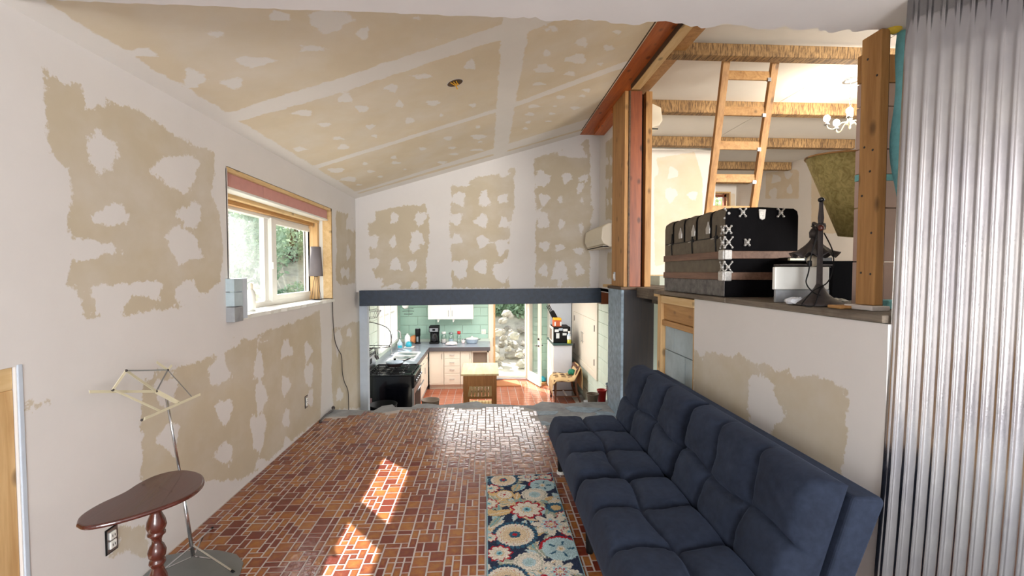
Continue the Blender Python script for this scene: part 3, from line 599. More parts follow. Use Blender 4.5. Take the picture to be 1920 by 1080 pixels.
def beammat():
    t = NT('rough sawn beam')
    n = t.noise(t.pos((3, 3, 3)), 1.0, 3); s = t.noise(t.pos((85, 10, 12)), 1.0, 3, .7)
    c = t.ramp(n, [(.3, s2l((138, 106, 66))), (.7, s2l((176, 140, 92)))])
    t.base(t.mix(t.ramp(s, [(.40, (.9, .9, .9)), (.58, (0, 0, 0))]), c, s2l((84, 62, 40)))); t.set(Roughness=.8); t.bump(s, .5, .006); return t.m
M['beam'] = beammat()
for nm, x0, x1, y0, zt, lab in (('n', 1.50, 5.28, 3.70, 3.31, 'rough sawn ceiling beam nearest, carrying the ladder top'), ('n', 1.66, 5.28, 5.02, 3.345, 'rough sawn ceiling beam second back, crossing behind the ladder'),
        ('n', 1.66, 5.28, 6.34, 3.34, 'rough sawn ceiling beam third back, just before the pale wall'), ('n', 3.4, 5.29, 7.72, 3.34, 'short rough sawn ceiling beam fourth back, ending at the peach wall'), ('n', 3.4, 5.29, 8.95, 3.345, 'farthest rough sawn ceiling beam, above the small window')):
    m = MB().box(x0, x1, y0, y0 + .11, 3.21, zt)
    tag(m.build('ceiling_beam', M['beam'], bevel=.008, origin=((x0 + x1) / 2, y0 + .05, 3.21)), lab, 'beam', 'upper room ceiling beams')

# ------------------------------------------------------------------ kitchen shell
kf = struct(B(-1.95, 1.95, 5.0, 10.45, -1.2, -1.04).build('floor_kitchen', M['grout']))
tm_ = B(-.074, .074, -.074, .074, 0, .008).build('tile', M['terracotta'], kf, bevel=.002)
tm_.location = (-1.1, 9.0, -1.04)
k = 0
for i in range(-8, 12):
    for j in range(0, 15):
        x = i * .155 + .07; y = 8.15 + j * .155
        if x < -1.25 or (x < .1 and y > 9.72) or y > 10.34 or x > 1.7: continue
        o = tm_ if k == 0 else tm_.copy()
        if k: COL.objects.link(o)
        k += 1; o.location = (x, y, -1.04)
kb = struct(B(-1.95, .06, 10.42, 10.6, -1.04, 1.4).build('wall_kitchen_back', M['greenpale']))
B(.06, 1.06, 10.42, 10.6, .98, 1.4).build('header', M['green'], kb); B(1.06, 1.95, 10.42, 10.6, -1.04, 1.4).build('pier', M['green'], kb)
def blocks(parent, mt, plane, u0, u1, z0, z1, at, skip=None, h=.2, L=.4, t=.02):
    n = 0; r_ = 0; z = z0
    while z < z1 - .02:
        u = u0 - (L / 2 if r_ % 2 else 0)
        while u < u1 - .01:
            a, b = max(u, u0), min(u + L, u1)
            if b - a > .03 and not (skip and skip((a + b) / 2, z + h / 2)):
                zt = min(z + h, z1)
                if plane == 'y': m = MB().box(a + .003, b - .003, at - t, at, z + .003, zt - .003)
                elif plane == 'x+': m = MB().box(at, at + t, a + .003, b - .003, z + .003, zt - .003)
                else: m = MB().box(at - t, at, a + .003, b - .003, z + .003, zt - .003)
                m.build('block', mt, parent, bevel=.0025, seg=1); n += 1
            u += L
        z += h; r_ += 1
blocks(kb, M['green'], 'y', -1.93, .05, -.16, .84, 10.42)
blocks(kb, M['green'], 'y', 1.08, 1.90, -1.0, .8, 10.42, skip=lambda u, z: u > 1.5)
kr = struct(B(1.93, 2.05, 5.0, 10.6, -1.04, 1.4).build('wall_kitchen_right', M['greenpale']))
blocks(kr, M['greenpale'], 'x-', 5.3, 7.68, -1.0, 1.2, 1.93)
blocks(kr, M['greenpale'], 'x-', 7.68, 10.38, -1.0, -.42, 1.93)
kl = struct(B(-2.15, -1.95, 6.1, 8.25, -1.04, 1.4).build('wall_kitchen_left', M['greenpale']))
B(-2.15, -1.95, 8.25, 10.6, -1.04, -.02).build('lower_wall', M['greenpale'], kl); B(-2.15, -1.95, 10.0, 10.6, -.02, 1.4).build('pier', M['green'], kl); B(-2.15, -1.95, 8.25, 10.0, 1.1, 1.4).build('header', M['greenpale'], kl)
blocks(kl, M['greenpale'], 'x+', 6.2, 8.25, -.6, 1.1, -1.95)
struct(B(-2.15, 2.05, 6.0, 10.6, 1.30, 1.40).build('ceiling_kitchen', M['white']))
struct(B(1.47, 2.05, 4.9, 6.0, 1.19, 1.27).build('ceiling_kitchen_return', M['white']))
struct(B(-1.95, -1.53, 6.0, 6.09, -1.04, 1.02).build('wall_jamb', M['jamb']))
struct(B(-1.2, 1.9, 4.7, 4.74, -1.04, -.23).build('wall_step', M['concrete']))
struct(B(1.60, 2.05, 4.86, 5.0, -1.04, 1.2).build('wall_return', M['greenpale']))

# kitchen window in the left wall
w3 = struct(B(-2.03, -1.90, 8.25, 8.33, -.02, 1.1).build('window_3', M['cabw']))
for y in (8.80, 9.35, 9.92): B(-2.03, -1.93 if y < 9.9 else -1.90, y, y + .08, -.02, 1.1).build('mullion', M['cabw'], w3)
B(-2.03, -1.88, 8.33, 9.92, -.02, .03).build('sill', M['cabw'], w3); B(-2.02, -1.96, 8.33, 9.92, .58, .62).build('sash_bar', M['cabw'], w3)
for a, b in ((8.33, 8.80), (8.88, 9.35), (9.43, 9.92)): B(-2.0, -1.994, a, b, .03, 1.1).build('pane', M['dusty'], w3)

# back door: frame, fixed jambs, open leaf
d1 = struct(B(.06, .17, 10.38, 10.55, -1.04, .98).build('door_1', M['cab']))
B(.17, .21, 10.36, 10.5, -1.02, .98).build('jamb', M['pinez'], d1); B(.90, 1.06, 10.38, 10.55, -1.04, .98).build('jamb', M['cab'], d1)
B(.17, 1.06, 10.38, 10.55, .92, .98).build('head', M['cab'], d1)
B(.17, .95, 10.36, 10.6, -1.04, -.99).build('threshold', M['steel'], d1, bevel=.005); B(.185, .9, 10.42, 10.55, -.99, -.93).build('sill', M['plastic'], d1, bevel=.004)
B(.162, .172, 10.36, 10.385, -.25, -.05).build('hinge', M['fir'], d1)
A_ = Vector((.955, 10.36, 0)); Bp = Vector((1.165, 9.68, 0)); dv = (Bp - A_).normalized(); Ld = (Bp - A_).length; nv = Vector((-dv.y, dv.x, 0))
Md = Matrix((dv, nv, Vector((0, 0, 1)))).transposed().to_4x4(); Md.translation = A_
def leafbox(a, b, z0, z1, t0=-.02, t1=.02): return MB().box(a, b, t0, t1, z0, z1, Md)
d2 = struct(leafbox(0, .10, -1.01, .95).build('door_2', M['cab'], bevel=.003))
leafbox(Ld - .11, Ld, -1.01, .95).build('stile', M['cab'], d2, bevel=.003); leafbox(.10, Ld - .11, -1.01, -.80).build('rail', M['cab'], d2); leafbox(.10, Ld - .11, .85, .95).build('rail', M['cab'], d2)
leafbox(.10, Ld - .11, -.80, .85, -.003, .003).build('pane', M['dusty'], d2)
leafbox(0, Ld, -1.03, -1.01, -.012, .012).build('sweep', M['black'], d2)
for s_ in (-1, 1):
    h = MB().lathe([(.026, 0), (.026, .012), (.01, .02), (.01, .05)], (0, 0, 0), 12, Md @ Matrix.Translation((Ld - .055, s_ * .02, -.14)) @ Euler((-s_ * math.pi / 2, 0, 0)).to_matrix().to_4x4())
    h.tube([Md @ Vector((Ld - .055, s_ * .07, -.14)), Md @ Vector((Ld - .16, s_ * .07, -.14))], .011); h.build('door_handle', M['iron'], d2, smooth=True)
    MB().lathe([(.026, 0), (.026, .018)], (0, 0, 0), 12, Md @ Matrix.Translation((Ld - .055, s_ * .02, 0)) @ Euler((-s_ * math.pi / 2, 0, 0)).to_matrix().to_4x4()).build('deadbolt', M['iron'], d2, smooth=True)
# ------------------------------------------------------------------ living room window
w1 = struct(B(-1.72, -1.632, 4.965, 4.99, 1.16, 2.11).build('window_1', M['pine']))
B(-1.72, -1.632, 3.01, 4.99, 2.085, 2.113).build('casing_top', M['pine'], w1, bevel=.002)
B(-1.80, -1.66, 3.01, 3.55, 2.0, 2.085).build('insulation', M['pinkfoam'], w1); B(-1.80, -1.66, 3.556, 4.93, 2.0, 2.085).build('insulation', M['pinkfoam'], w1)
B(-1.81, -1.655, 3.01, 4.94, 1.982, 1.999).build('white_bead', M['plastic'], w1, bevel=.003)
B(-1.86, -1.75, 3.01, 4.96, 1.955, 2.085).build('inner_header', M['pine'], w1, bevel=.002)
B(-1.88, -1.80, 3.01, 4.96, 1.925, 1.955).build('inner_header', M['firx'], w1, bevel=.002)
B(-1.86, -1.76, 4.93, 5.0, 1.16, 1.96).build('inner_stud', M['pinez'], w1, bevel=.002)
B(-1.76, -1.72, 4.975, 5.0, 1.16, 2.0).build('shim', M['plastic'], w1)
B(-1.93, -1.63, 3.0, 3.02, 1.15, 2.1).build('jamb_near', M['white'], w1)
sl = MB(); pts = [(-1.93, 3.0)] + [(-1.615 + rnd.uniform(-.012, .01), 3.0 + 2.0 * q / 30) for q in range(31)] + [(-1.93, 5.0)]
sl.prism(pts, 1.13, 1.157); sl.build('sill', M['plastic'], w1)
F_ = lambda *a: B(*a)
for nm, a in (('frame_rail', (-1.92, -1.85, 3.06, 5.06, 1.157, 1.20)), ('frame_rail', (-1.92, -1.85, 3.06, 5.06, 1.90, 1.945)), ('frame_stile', (-1.92, -1.85, 3.02, 3.10, 1.2, 1.9)), ('frame_stile', (-1.92, -1.85, 4.99, 5.06, 1.2, 1.9)),
              ('sash_stile', (-1.90, -1.86, 3.98, 4.05, 1.2, 1.9)), ('sash_stile', (-1.89, -1.835, 4.06, 4.15, 1.19, 1.91)), ('sash_stile', (-1.885, -1.84, 4.93, 4.985, 1.2, 1.9)), ('sash_rail', (-1.885, -1.84, 4.15, 4.93, 1.2, 1.245)), ('sash_rail', (-1.885, -1.84, 4.15, 4.93, 1.865, 1.9))):
    F_(*a).build(nm, M['plastic'], w1, bevel=.003)
B(-1.89, -1.886, 3.10, 3.98, 1.2, 1.9).build('pane', M['dusty'], w1); B(-1.864, -1.86, 4.15, 4.93, 1.245, 1.865).build('pane', M['glass'], w1)
MB().cbox((-1.83, 4.07, 1.50), (.012, .02, .06)).build('latch', M['plastic'], w1, bevel=.003)

# exposed block at the left of the sill
t = thing('masonry_block', 'grey painted masonry offcut standing at the left end of the window sill', 'block', (-1.60, 3.05, 1.13))
for z0, z1 in ((1.130, 1.225), (1.229, 1.318), (1.322, 1.405)):
    B(-1.632, -1.578, 2.972, 3.075, z0, z1).build('course', M['bluepale'] if z0 > 1.2 else M['concrete'], t, bevel=.003)
B(-1.632, -1.585, 3.079, 3.145, 1.142, 1.405).build('side_board', M['jamb'], t, bevel=.002)
# bottle on the sill
t = thing('sill_bottle', 'whitish squeeze bottle on the window sill by the glass', 'bottle', (-1.74, 3.5, 1.157))
MB().lathe([(.030, 0), (.033, .02), (.033, .12), (.024, .15), (.014, .165)], (-1.74, 3.5, 1.157), 16).build('bottle_body', M['plastic'], t, smooth=True)
MB().lathe([(.016, .165), (.016, .195), (.008, .21)], (-1.74, 3.5, 1.157), 12).build('cap', M['offwhite'], t, smooth=True)
# sill lamp
L0 = (-1.735, 4.80, 1.157)
t = thing('table_lamp', 'slim lamp with grey drum shade on the window sill', 'lamp', L0)
MB().lathe([(.068, .245), (.049, .545)], L0, 32, cap=False).build('lamp_shade', M['shadegrey'], t, smooth=True).modifiers.new('s', 'SOLIDIFY').thickness = .003
m = MB(); m.tube([(L0[0] + .05 * math.cos(a), L0[1] + .05 * math.sin(a), L0[2] + .004) for a in [2 * math.pi * k / 20 for k in range(20)]], .003, 6, True)
for a in (0, 1.57, 3.14, 4.71): m.tube([(L0[0] + .05 * math.cos(a), L0[1] + .05 * math.sin(a), L0[2] + .004), (L0[0] + .012 * math.cos(a), L0[1] + .012 * math.sin(a), L0[2] + .25)], .0022, 6)
m.build('wire_base', M['iron'], t, smooth=True)
MB().lathe([(.02, .24), (.02, .30)], L0, 10).build('socket', M['black'], t, smooth=True)
cp = [(-1.70, 4.85, 1.165), (-1.63, 4.9, 1.165), (-1.618, 4.93, 1.14), (-1.62, 4.95, .95), (-1.62, 5.0, .72), (-1.62, 5.10, .60), (-1.62, 5.22, .50), (-1.62, 5.24, .33), (-1.62, 5.30, .20), (-1.62, 5.42, .08), (-1.62, 5.46, -.02), (-1.62, 5.46, -.3)]
MB().tube(catmull(cp, 6), .0045, 6).build('power_cord', M['cord'], t, smooth=True)

# outlets on the left wall and on the post
def outlet(loc, axis, lab):
    t = thing('electrical_outlet', lab, 'outlet', loc)
    x, y, z = loc
    def bx(du, dv, hu, hv, d0, d1):
        if axis == 'x': return MB().box(x + d0, x + d1, y + du - hu, y + du + hu, z + dv - hv, z + dv + hv)
        return MB().box(x + du - hu, x + du + hu, y - d1, y - d0, z + dv - hv, z + dv + hv)
    bx(0, 0, .032, .055, .0, .003).build('box_rim', M['black'], t)
    bx(0, 0, .027, .050, .003, .005).build('box', M['steel'], t)
    for s_ in (-1, 1):
        r = bx(0, s_ * .02, .017, .017, .004, .012).build('receptacle', M['plastic'], t, bevel=.006)
        for q in (-.006, .006): bx(q, s_ * .02, .0012, .005, .012, .0128).build('slot', M['black'], r)
    return t
outlet((-1.629, 2.05, .285), 'x', 'near bare outlet without plate, below the round brown table')
outlet((-1.629, 4.22, .27), 'x', 'far small outlet low on the left wall past the music stand')

# ------------------------------------------------------------------ timber frame
t = thing('ridge_beam', 'red stained plank and beam under the top of the sloped ceiling', 'beam', (1.35, 4, 3.13))
B(1.19, 1.40, 1.6, 5.87, 3.195, 3.235).build('plank', M['redy'], t, bevel=.003)
B(1.172, 1.189, 1.6, 5.68, 3.188, 3.215).build('edge_strip', M['pinedark'], t)
B(1.335, 1.49, 4.86, 5.66, 3.13, 3.194).build('beam', M['redy'], t, bevel=.004)
tag(B(1.362, 1.445, 1.6, 4.28, 3.150, 3.194).build('roof_timber', M['pine'], bevel=.003, origin=(1.45, 3, 3.2)), 'pale timber hung beneath the red plank, ending at the post', 'timber')
B(1.356, 1.361, 1.6, 4.28, 3.150, 3.194).build('dark_edge', M['pinedark'], bpy.data.objects['roof_timber'])
t = thing('timber_post', 'tall orange and red built-up timber post between living room and upper room', 'post', (1.48, 4.6, 1.3))
B(1.345, 1.383, 4.42, 4.85, 1.30, 3.193).build('stud', M['fir'], t, bevel=.003)
B(1.384, 1.40, 4.41, 4.47, 1.30, 3.193).build('edge_strip', M['pinedark'], t)
B(1.401, 1.515, 4.42, 4.56, 1.30, 3.193).build('board', M['red'], t, bevel=.003)
B(1.516, 1.552, 4.50, 4.58, 1.30, 3.193).build('gap_shade_strip', M['black'], t)  # black strip standing in for the shade in the gap between boards
B(1.553, 1.615, 4.42, 4.56, 1.30, 3.193).build('stud', M['fir'], t, bevel=.003)
B(1.384, 1.60, 4.7, 4.85, 1.30, 3.193).build('backing', M['red'], t)
t = thing('charcoal_pier', 'charcoal painted boxed pier under the timber post', 'pier', (1.48, 4.6, 0))
B(1.318, 1.345, 4.40, 4.87, 0, 1.27).build('side_panel', M['bluepaint'], t, bevel=.003)
B(1.346, 1.645, 4.40, 4.44, 0, 1.27).build('front_panel', wood('black brown panel', (22, 26, 36), (48, 40, 38), 2, .8, .5, knots=False), t, bevel=.002)
B(1.346, 1.60, 4.441, 4.86, 0, 1.26).build('core', M['charcoal'], t)
B(1.31, 1.66, 4.39, 4.88, 1.272, 1.299).build('cap', M['pinedark'], t, bevel=.002)
t = thing('switch_box', 'small metal switch box on the left side of the timber post', 'switch', (1.33, 4.75, 1.38))
MB().cbox((1.338, 4.72, 1.40), (.012, .05, .09)).build('box', M['steel'], t, bevel=.002); MB().cbox((1.330, 4.72, 1.40), (.006, .028, .05)).build('toggle_plate', M['plastic'], t)
t = thing('charcoal_beam', 'long charcoal painted beam across the opening above the kitchen', 'beam', (-.04, 5.8, 1.02))
m = MB().prism([(-1.575, 1.018), (1.475, 1.048), (1.475, 1.236), (-1.575, 1.212)], 5.80, 5.99, 'xz'); m.build('beam_face', M['charcoal'], t, bevel=.004)
tag(B(1.478, 1.60, 5.80, 5.97, 1.03, 1.235).build('beam_block', M['red'], bevel=.004, origin=(1.53, 5.88, 1.03)), 'reddish raw timber stub at the right end of the charcoal beam', 'timber')
tag(B(1.33, 1.50, 5.02, 5.16, 1.275, 1.305).build('shelf_offcut', M['pine'], bevel=.003, origin=(1.4, 5.1, 1.275)), 'pine offcut lying at the foot of the post, left side', 'offcut')
struct(sheet('wall_upper_stub', M['wall'], lambda u, v: (1.462, u, v), lin(4.85, 5.88, .03), lin(1.24, 3.27, .03), fld(RU_tan, RU_mud)))
# right post
t = thing('right_post', 'knotty fir post standing on the ledge at the right', 'post', (1.5, 1.78, 1.3))
B(1.495, 1.531, 1.684, 1.776, 1.318, 2.369).build('post_body', M['fir'], t, bevel=.004)
B(1.532, 1.545, 1.70, 1.776, 1.30, 2.369).build('side_board', M['pinedark'], t)
for k, (y, z) in enumerate([(1.705, 1.44), (1.75, 1.445), (1.706, 1.60), (1.755, 1.75), (1.71, 1.92), (1.75, 1.94), (1.70, 2.2), (1.745, 2.28), (1.72, 1.84)]):
    MB().lathe([(.005, 0), (.004, .002)], (1.4955, y, z), 10, Euler((0, -math.pi / 2, 0)).to_matrix().to_4x4()).build('nail_head', M['iron'], t, smooth=True)
tag(B(1.468, 1.54, 1.66, 1.80, 1.299, 1.317).build('post_shim', M['white'], bevel=.003, origin=(1.5, 1.77, 1.3)), 'white board scrap under the right post', 'shim')
# boards behind the right post
t = thing('pinkish_wall_boards', 'stack of pinkish sheathing boards behind the right post', 'sheathing', (1.7, 1.9, 1.3))
for k, (z0, z1) in enumerate(((1.30, 1.49), (1.494, 1.72), (1.724, 1.838), (1.868, 1.97), (1.974, 2.15), (2.154, 2.25))):
    B(1.60, 1.90, 1.88 + .002 * (k % 2), 1.92, z0, z1).build('board', M['pinkboard'], t, bevel=.002)
B(1.60, 1.90, 1.885, 1.92, 1.840, 1.866).build('teal_strip', M['teal'], t)
B(1.60, 1.90, 1.885, 1.92, 2.254, 2.37).build('board', M['fir'], t)
tag(B(1.60, 1.70, 1.74, 1.80, 1.30, 1.335).build('teal_wrap', M['teal'], bevel=.008, seg=2, origin=(1.64, 1.76, 1.3)), 'crumpled teal wrap at the foot of the pinkish boards', 'wrap')
# teal insulation batt bulging out behind the corrugated sheet
def batt(u, v):
    z = 1.60 + .80 * v
    bul = .030 * math.sin(math.pi * min(1, v * 1.05)) + .022 * v
    x = 1.600 - bul + .10 * u; y = 1.70 - .04 * math.sin(math.pi * u) - .01 * math.sin(12 * v)
    return (x, y, z)
b = MB().grid(batt, 6, 30).build('insulation_batt', M['teal'], smooth=True, origin=(1.6, 1.7, 1.6)); b.modifiers.new('s', 'SOLIDIFY').thickness = .02
tag(b, 'turquoise fibre insulation bulging between post and corrugated sheet', 'insulation')
m = MB(); m.sphere((1.548, 1.69, 2.375), .03, 12, 8, (1.0, .8, .75)); m.sphere((1.585, 1.69, 2.392), .028, 12, 8, (1, .8, .8))
tag(m.build('foam_blob', M['foam'], smooth=True, origin=(1.55, 1.69, 2.37)), 'yellow foam blob at the top of the right post', 'foam')

# ------------------------------------------------------------------ corrugated sheet
def corrmat():
    t = NT('galvanised steel'); n = t.noise(t.pos((1, 1, .5)), 7, 4, .6); n2 = t.noise(t.pos(), 260, 2, .5)
    t.base(t.ramp(n, [(.3, (.36, .35, .37, 1)), (.7, (.50, .49, .48, 1))])); t.set(Metallic=1.0)
    t.l.new(t.ramp(n2, [(.3, (.13,) * 3), (.7, (.22,) * 3)]), t.b.inputs['Roughness']); t.bump(n2, .03, .0006); return t.m
M['galv'] = corrmat()
A0 = Vector((1.349, 1.487, 0)); dr = Vector((.77, -.64, 0)).normalized(); nn = Vector((-dr.y, dr.x, 0)) * -1
pit = .0346; prof = [(0, 0), (.38, 0)] + [(.38 + .62 * q / 12, (.5 - .5 * math.cos(2 * math.pi * q / 12)) - .22 * math.exp(-((q - 6) / 1.1) ** 2)) for q in range(1, 12)]
cols = [((k + a) * pit, h * .0046) for k in range(16) for a, h in prof] + [(16 * pit, 0)]
m = MB(); nz = 12; vs = []; fs = []
for j in range(nz + 1):
    z = 2.366 * j / nz
    for s_, h in cols:
        p = A0 + dr * (s_ - .02 + .010 * math.sin(z * 2)) + nn * h + Vector((.10 * z / 2.37, 0, z)); vs.append(p)
nc = len(cols)
for j in range(nz):
    for i in range(nc - 1): fs.append((j * nc + i, j * nc + i + 1, (j + 1) * nc + i + 1, (j + 1) * nc + i))
m.add(vs, fs)
tag(m.build('corrugated_sheet', M['galv'], origin=(1.6, 1.4, 0), smooth=True), 'shiny galvanised corrugated steel sheet standing at the right edge', 'metal sheet')
bpy.data.objects['corrugated_sheet'].modifiers.new('s', 'SOLIDIFY').thickness = .0012

# ------------------------------------------------------------------ mini split units
def minisplit(y0, y1, x0, x1, z0, z1, lab, flip=False):
    t = thing('air_conditioner', lab, 'air conditioner', ((x0 + x1) / 2, (y0 + y1) / 2, z0))
    w = x1 - x0; pr = [(x1, z0), (x1, z1), (x0 + .35 * w, z1), (x0 + .06 * w, z1 - .04), (x0, z0 + .09), (x0 + .12 * w, z0 + .035), (x0 + .45 * w, z0)]
    if flip: pr = [(x0 + x1 - a, b) for a, b in pr]
    MB().prism(pr, y0, y1, 'xz').build('casing', M['offwhite'], t, bevel=.012, seg=3)
    xa, xb = (x0 + .13 * w, x0 + .44 * w)
    if flip: xa, xb = x0 + x1 - xb, x0 + x1 - xa
    B(min(xa, xb), max(xa, xb), y0 + .04, y1 - .04, z0 - .004, z0 + .02).build('louver', M['offwhite'], t, bevel=.003)
    B(min(xa, xb), max(xa, xb), y0 + .03, y1 - .03, z0 + .0, z0 + .012).build('air_slot', M['black'], t)
    return t
minisplit(4.87, 5.70, 1.235, 1.455, 1.715, 1.97, 'cream wall air conditioner left of the timber post')
minisplit(5.0, 5.8, 1.63, 1.945, 3.02, 3.29, 'cream wall air conditioner peeking from behind the post in the upper room', True)

# recessed hole in the ceiling
t = thing('ceiling_cutout', 'ragged round fixture hole with wires in the sloped ceiling', 'fixture hole', (-.214, 3.295, 2.775))
Mh = Matrix.Translation((-.214, 3.295, 2.7765)) @ Euler((0, -math.atan(.295), 0)).to_matrix().to_4x4()
MB().lathe([(.056, -.0018), (.058, -.0018), (.060, 0)], (0, 0, 0), 28, Mh, cap=False).build('torn_rim', M['white'], t)
MB().lathe([(.0, -.001), (.056, -.001)], (0, 0, 0), 28, Mh, cap=False).build('hole_back', M['pinedark'], t)
m = MB(); 
for k in range(3): m.tube([Mh @ Vector((-.03 + .02 * k, -.03, -.004)), Mh @ Vector((-.01 + .012 * k, .0, -.012)), Mh @ Vector((0 + .012 * k, .035, -.004))], .0035, 6)
m.tube([Mh @ Vector((.0, 0, -.004)), Mh @ Vector((.004, .004, -.045))], .004, 6); m.build('wires', M['yellow'], t)

# ------------------------------------------------------------------ ladder
t = thing('wooden_ladder', 'pine ladder leaning on the nearest ceiling beam of the upper room', 'ladder', (2.27, 4.3, 1.3))
def lad(s_, z): k = (3.25 - z) / 1.25; return Vector((2.045 + .43 * s_ + .035 * k, 3.86 + .35 * k, z))
for s_ in (0, 1): MB().bar(lad(s_, 3.30), lad(s_, 1.31), .062, .04, (0, 1, .28)).build('rail', M['fir'], t, bevel=.004)
for k in range(7):
    z = 3.135 - k * .277; MB().bar(lad(0, z) + Vector((.02, 0, 0)), lad(1, z) - Vector((.02, 0, 0)), .022, .075, (0, 0, 1)).build('rung', M['firx'], t, bevel=.003)
    MB().cbox(lad(1, z - .035) + Vector((-.04, -.02, 0)), (.03, .02, .03)).build('bracket', M['steel'], t)

# ------------------------------------------------------------------ chandelier
c0 = Vector((3.60, 4.40, 2.93))
t = thing('chandelier', 'small white five bulb chandelier lit in the upper room', 'chandelier', c0)
MB().lathe([(.07, .41), (.075, .395), (.06, .385), (.02, .375)], c0, 24).build('canopy', M['steel'], t, smooth=True)
m = MB()
for k in range(7):
    z = c0.z + .36 - k * .032; q = [(c0.x + .009 * math.cos(a) * (1 if k % 2 else 0), c0.y + .009 * math.cos(a) * (0 if k % 2 else 1), z + .02 * math.sin(a)) for a in [2 * math.pi * i / 10 for i in range(10)]]
    m.tube(q, .003, 5, True)
m.build('chain', M['steel'], t, smooth=True)
MB().lathe([(.006, .15), (.022, .13), (.028, .07), (.018, .02), (.035, 0), (.035, -.02), (.012, -.03), (.012, -.06), (.003, -.075)], c0, 16).build('stem', M['cream'], t, smooth=True)
for k in range(5):
    a = 2 * math.pi * k / 5 + 2.75; ca, sa = math.cos(a), math.sin(a); P = lambda r, z: c0 + Vector((r * ca, r * sa, z))
    MB().tube(catmull([P(.02, .0), P(.07, -.005), P(.13, -.055), P(.18, -.045), P(.195, -.01)], 5), .006, 6).build('arm', M['cream'], t, smooth=True)
    MB().lathe([(.028, -.012), (.024, .0), (.014, .012), (.014, .03)], P(.195, 0), 12).build('cup', M['steel'], t, smooth=True)
    b = MB().sphere(P(.195, .055), .03, 14, 9, (1, 1, 1.15)).build('bulb', M['bulb'], t, smooth=True)
    l = bpy.data.lights.new('bulb_light', 'POINT'); l.energy = 4; l.color = (1, .84, .66); l.shadow_soft_size = .03
    lo = bpy.data.objects.new('bulb_light', l); COL.objects.link(lo); lo.location = P(.195, .105)

# ------------------------------------------------------------------ trunk
T0 = Vector((1.40, 2.62, 1.30)); TW, TL, TH = .44, .90, .52
t = thing('steamer_trunk', 'old black brown steamer trunk with silver hardware on the ledge', 'trunk', (1.62, 3.07, 1.30))
x0, x1, y0, y1, z0 = T0.x, T0.x + TW, T0.y, T0.y + TL, T0.z
B(x0, x1, y0 + .004, y1, z0 + .02, z0 + .355).build('body', M['trunk'], t, bevel=.004)
def lidp(u, v):
    pr = [(0, .357), (0, .475), (.015, .505), (.06, .520), (.5, .528), (.94, .520), (.985, .505), (1, .475), (1, .357)]
    f = u * 8; i = min(int(f), 7); a = pr[i]; b_ = pr[i + 1]; k = f - i
    puff = .008 * abs(math.sin(v * math.pi * 5)) if 1 < f < 7 else 0
    return (x0 + TW * (a[0] + (b_[0] - a[0]) * k), y0 + .004 + (TL - .004) * v, z0 + a[1] + (b_[1] - a[1]) * k + puff)
m = MB().grid(lidp, 24, 40); m.build('lid', M['trunk'], t, smooth=False)
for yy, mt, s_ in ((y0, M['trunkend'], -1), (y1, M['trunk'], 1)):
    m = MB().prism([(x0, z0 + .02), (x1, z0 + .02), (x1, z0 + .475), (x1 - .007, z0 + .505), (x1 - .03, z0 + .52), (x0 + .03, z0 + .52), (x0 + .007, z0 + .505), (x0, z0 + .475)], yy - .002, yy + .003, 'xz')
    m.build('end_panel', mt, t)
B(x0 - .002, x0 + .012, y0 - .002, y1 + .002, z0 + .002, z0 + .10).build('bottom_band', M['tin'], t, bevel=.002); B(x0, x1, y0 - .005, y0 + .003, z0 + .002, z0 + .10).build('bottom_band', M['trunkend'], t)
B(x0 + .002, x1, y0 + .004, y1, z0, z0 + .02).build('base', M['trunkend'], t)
for zz in (.10, .225):
    B(x0 - .012, x0, y0, y1 + .002, z0 + zz, z0 + zz + .045).build('slat', M['trunkslat'], t, bevel=.003)
    B(x0 + .03, x1, y0 - .012, y0 - .002, z0 + zz, z0 + zz + .045).build('slat', M['trunkslat'], t, bevel=.003)
    B(x0 - .018, x0 + .002, y0 - .01, y0 + .045, z0 + zz - .006, z0 + zz + .052).build('clasp', M['silver'], t, bevel=.006, seg=3); B(x0 - .01, x0 + .035, y0 - .018, y0, z0 + zz - .006, z0 + zz + .052).build('clasp', M['silver'], t, bevel=.006, seg=3)
for k in range(4):
    yy = y0 + .17 + k * .19
    m = MB().grid(lambda u, v: (lambda q: (q[0] - (.004 if u < .3 else 0), yy + .018 * (v - .5), q[2] + (.004 if u > .08 else 0)))(lidp(u, (yy - y0) / TL)), 24, 1)
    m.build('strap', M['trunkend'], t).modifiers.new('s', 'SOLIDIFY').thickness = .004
def xclasp(c, ax, r=.032):
    m = MB(); c = Vector(c)
    def P(a, b, d): return c + (Vector((d, a, b)) if ax == 'x' else Vector((a, d, b)))
    d = -.006
    for a, b in ((1, 1), (1, -1), (-1, 1), (-1, -1)):
        m.bar(P(0, 0, d * .6), P(a * r * .8, b * r, d * .6), .011, .006); m.sphere(P(a * r * .8, b * r, d * .6), .0075, 8, 6, (1, 1, 1))
    m.sphere(P(0, 0, d * .5), .013, 10, 6); return m
for zz in (.175, .32, .395):
    xclasp((x0 - .001, y0 + .018, z0 + zz), 'x', .03 if zz < .38 else .02).build('corner_clasp', M['silver'], t, smooth=True); xclasp((x0 + .016, y0 - .003, z0 + zz), 'y', .03 if zz < .38 else .02).build('corner_clasp', M['silver'], t, smooth=True)
for xx in (x0 + .10, x0 + .33): xclasp((xx, y0 - .003, z0 + .495), 'y', .022).build('rim_clasp', M['silver'], t, smooth=True)
xclasp((x0 + .02, y0 + .01, z0 + .49), 'y', .028).build('corner_clasp', M['silver'], t, smooth=True)
MB().prism([(x0 + .195, z0 + .515), (x0 + .24, z0 + .515), (x0 + .235, z0 + .46), (x0 + .2175, z0 + .45), (x0 + .20, z0 + .46)], y0 - .009, y0 - .002, 'xz').build('shield_plate', M['silver'], t, bevel=.003)
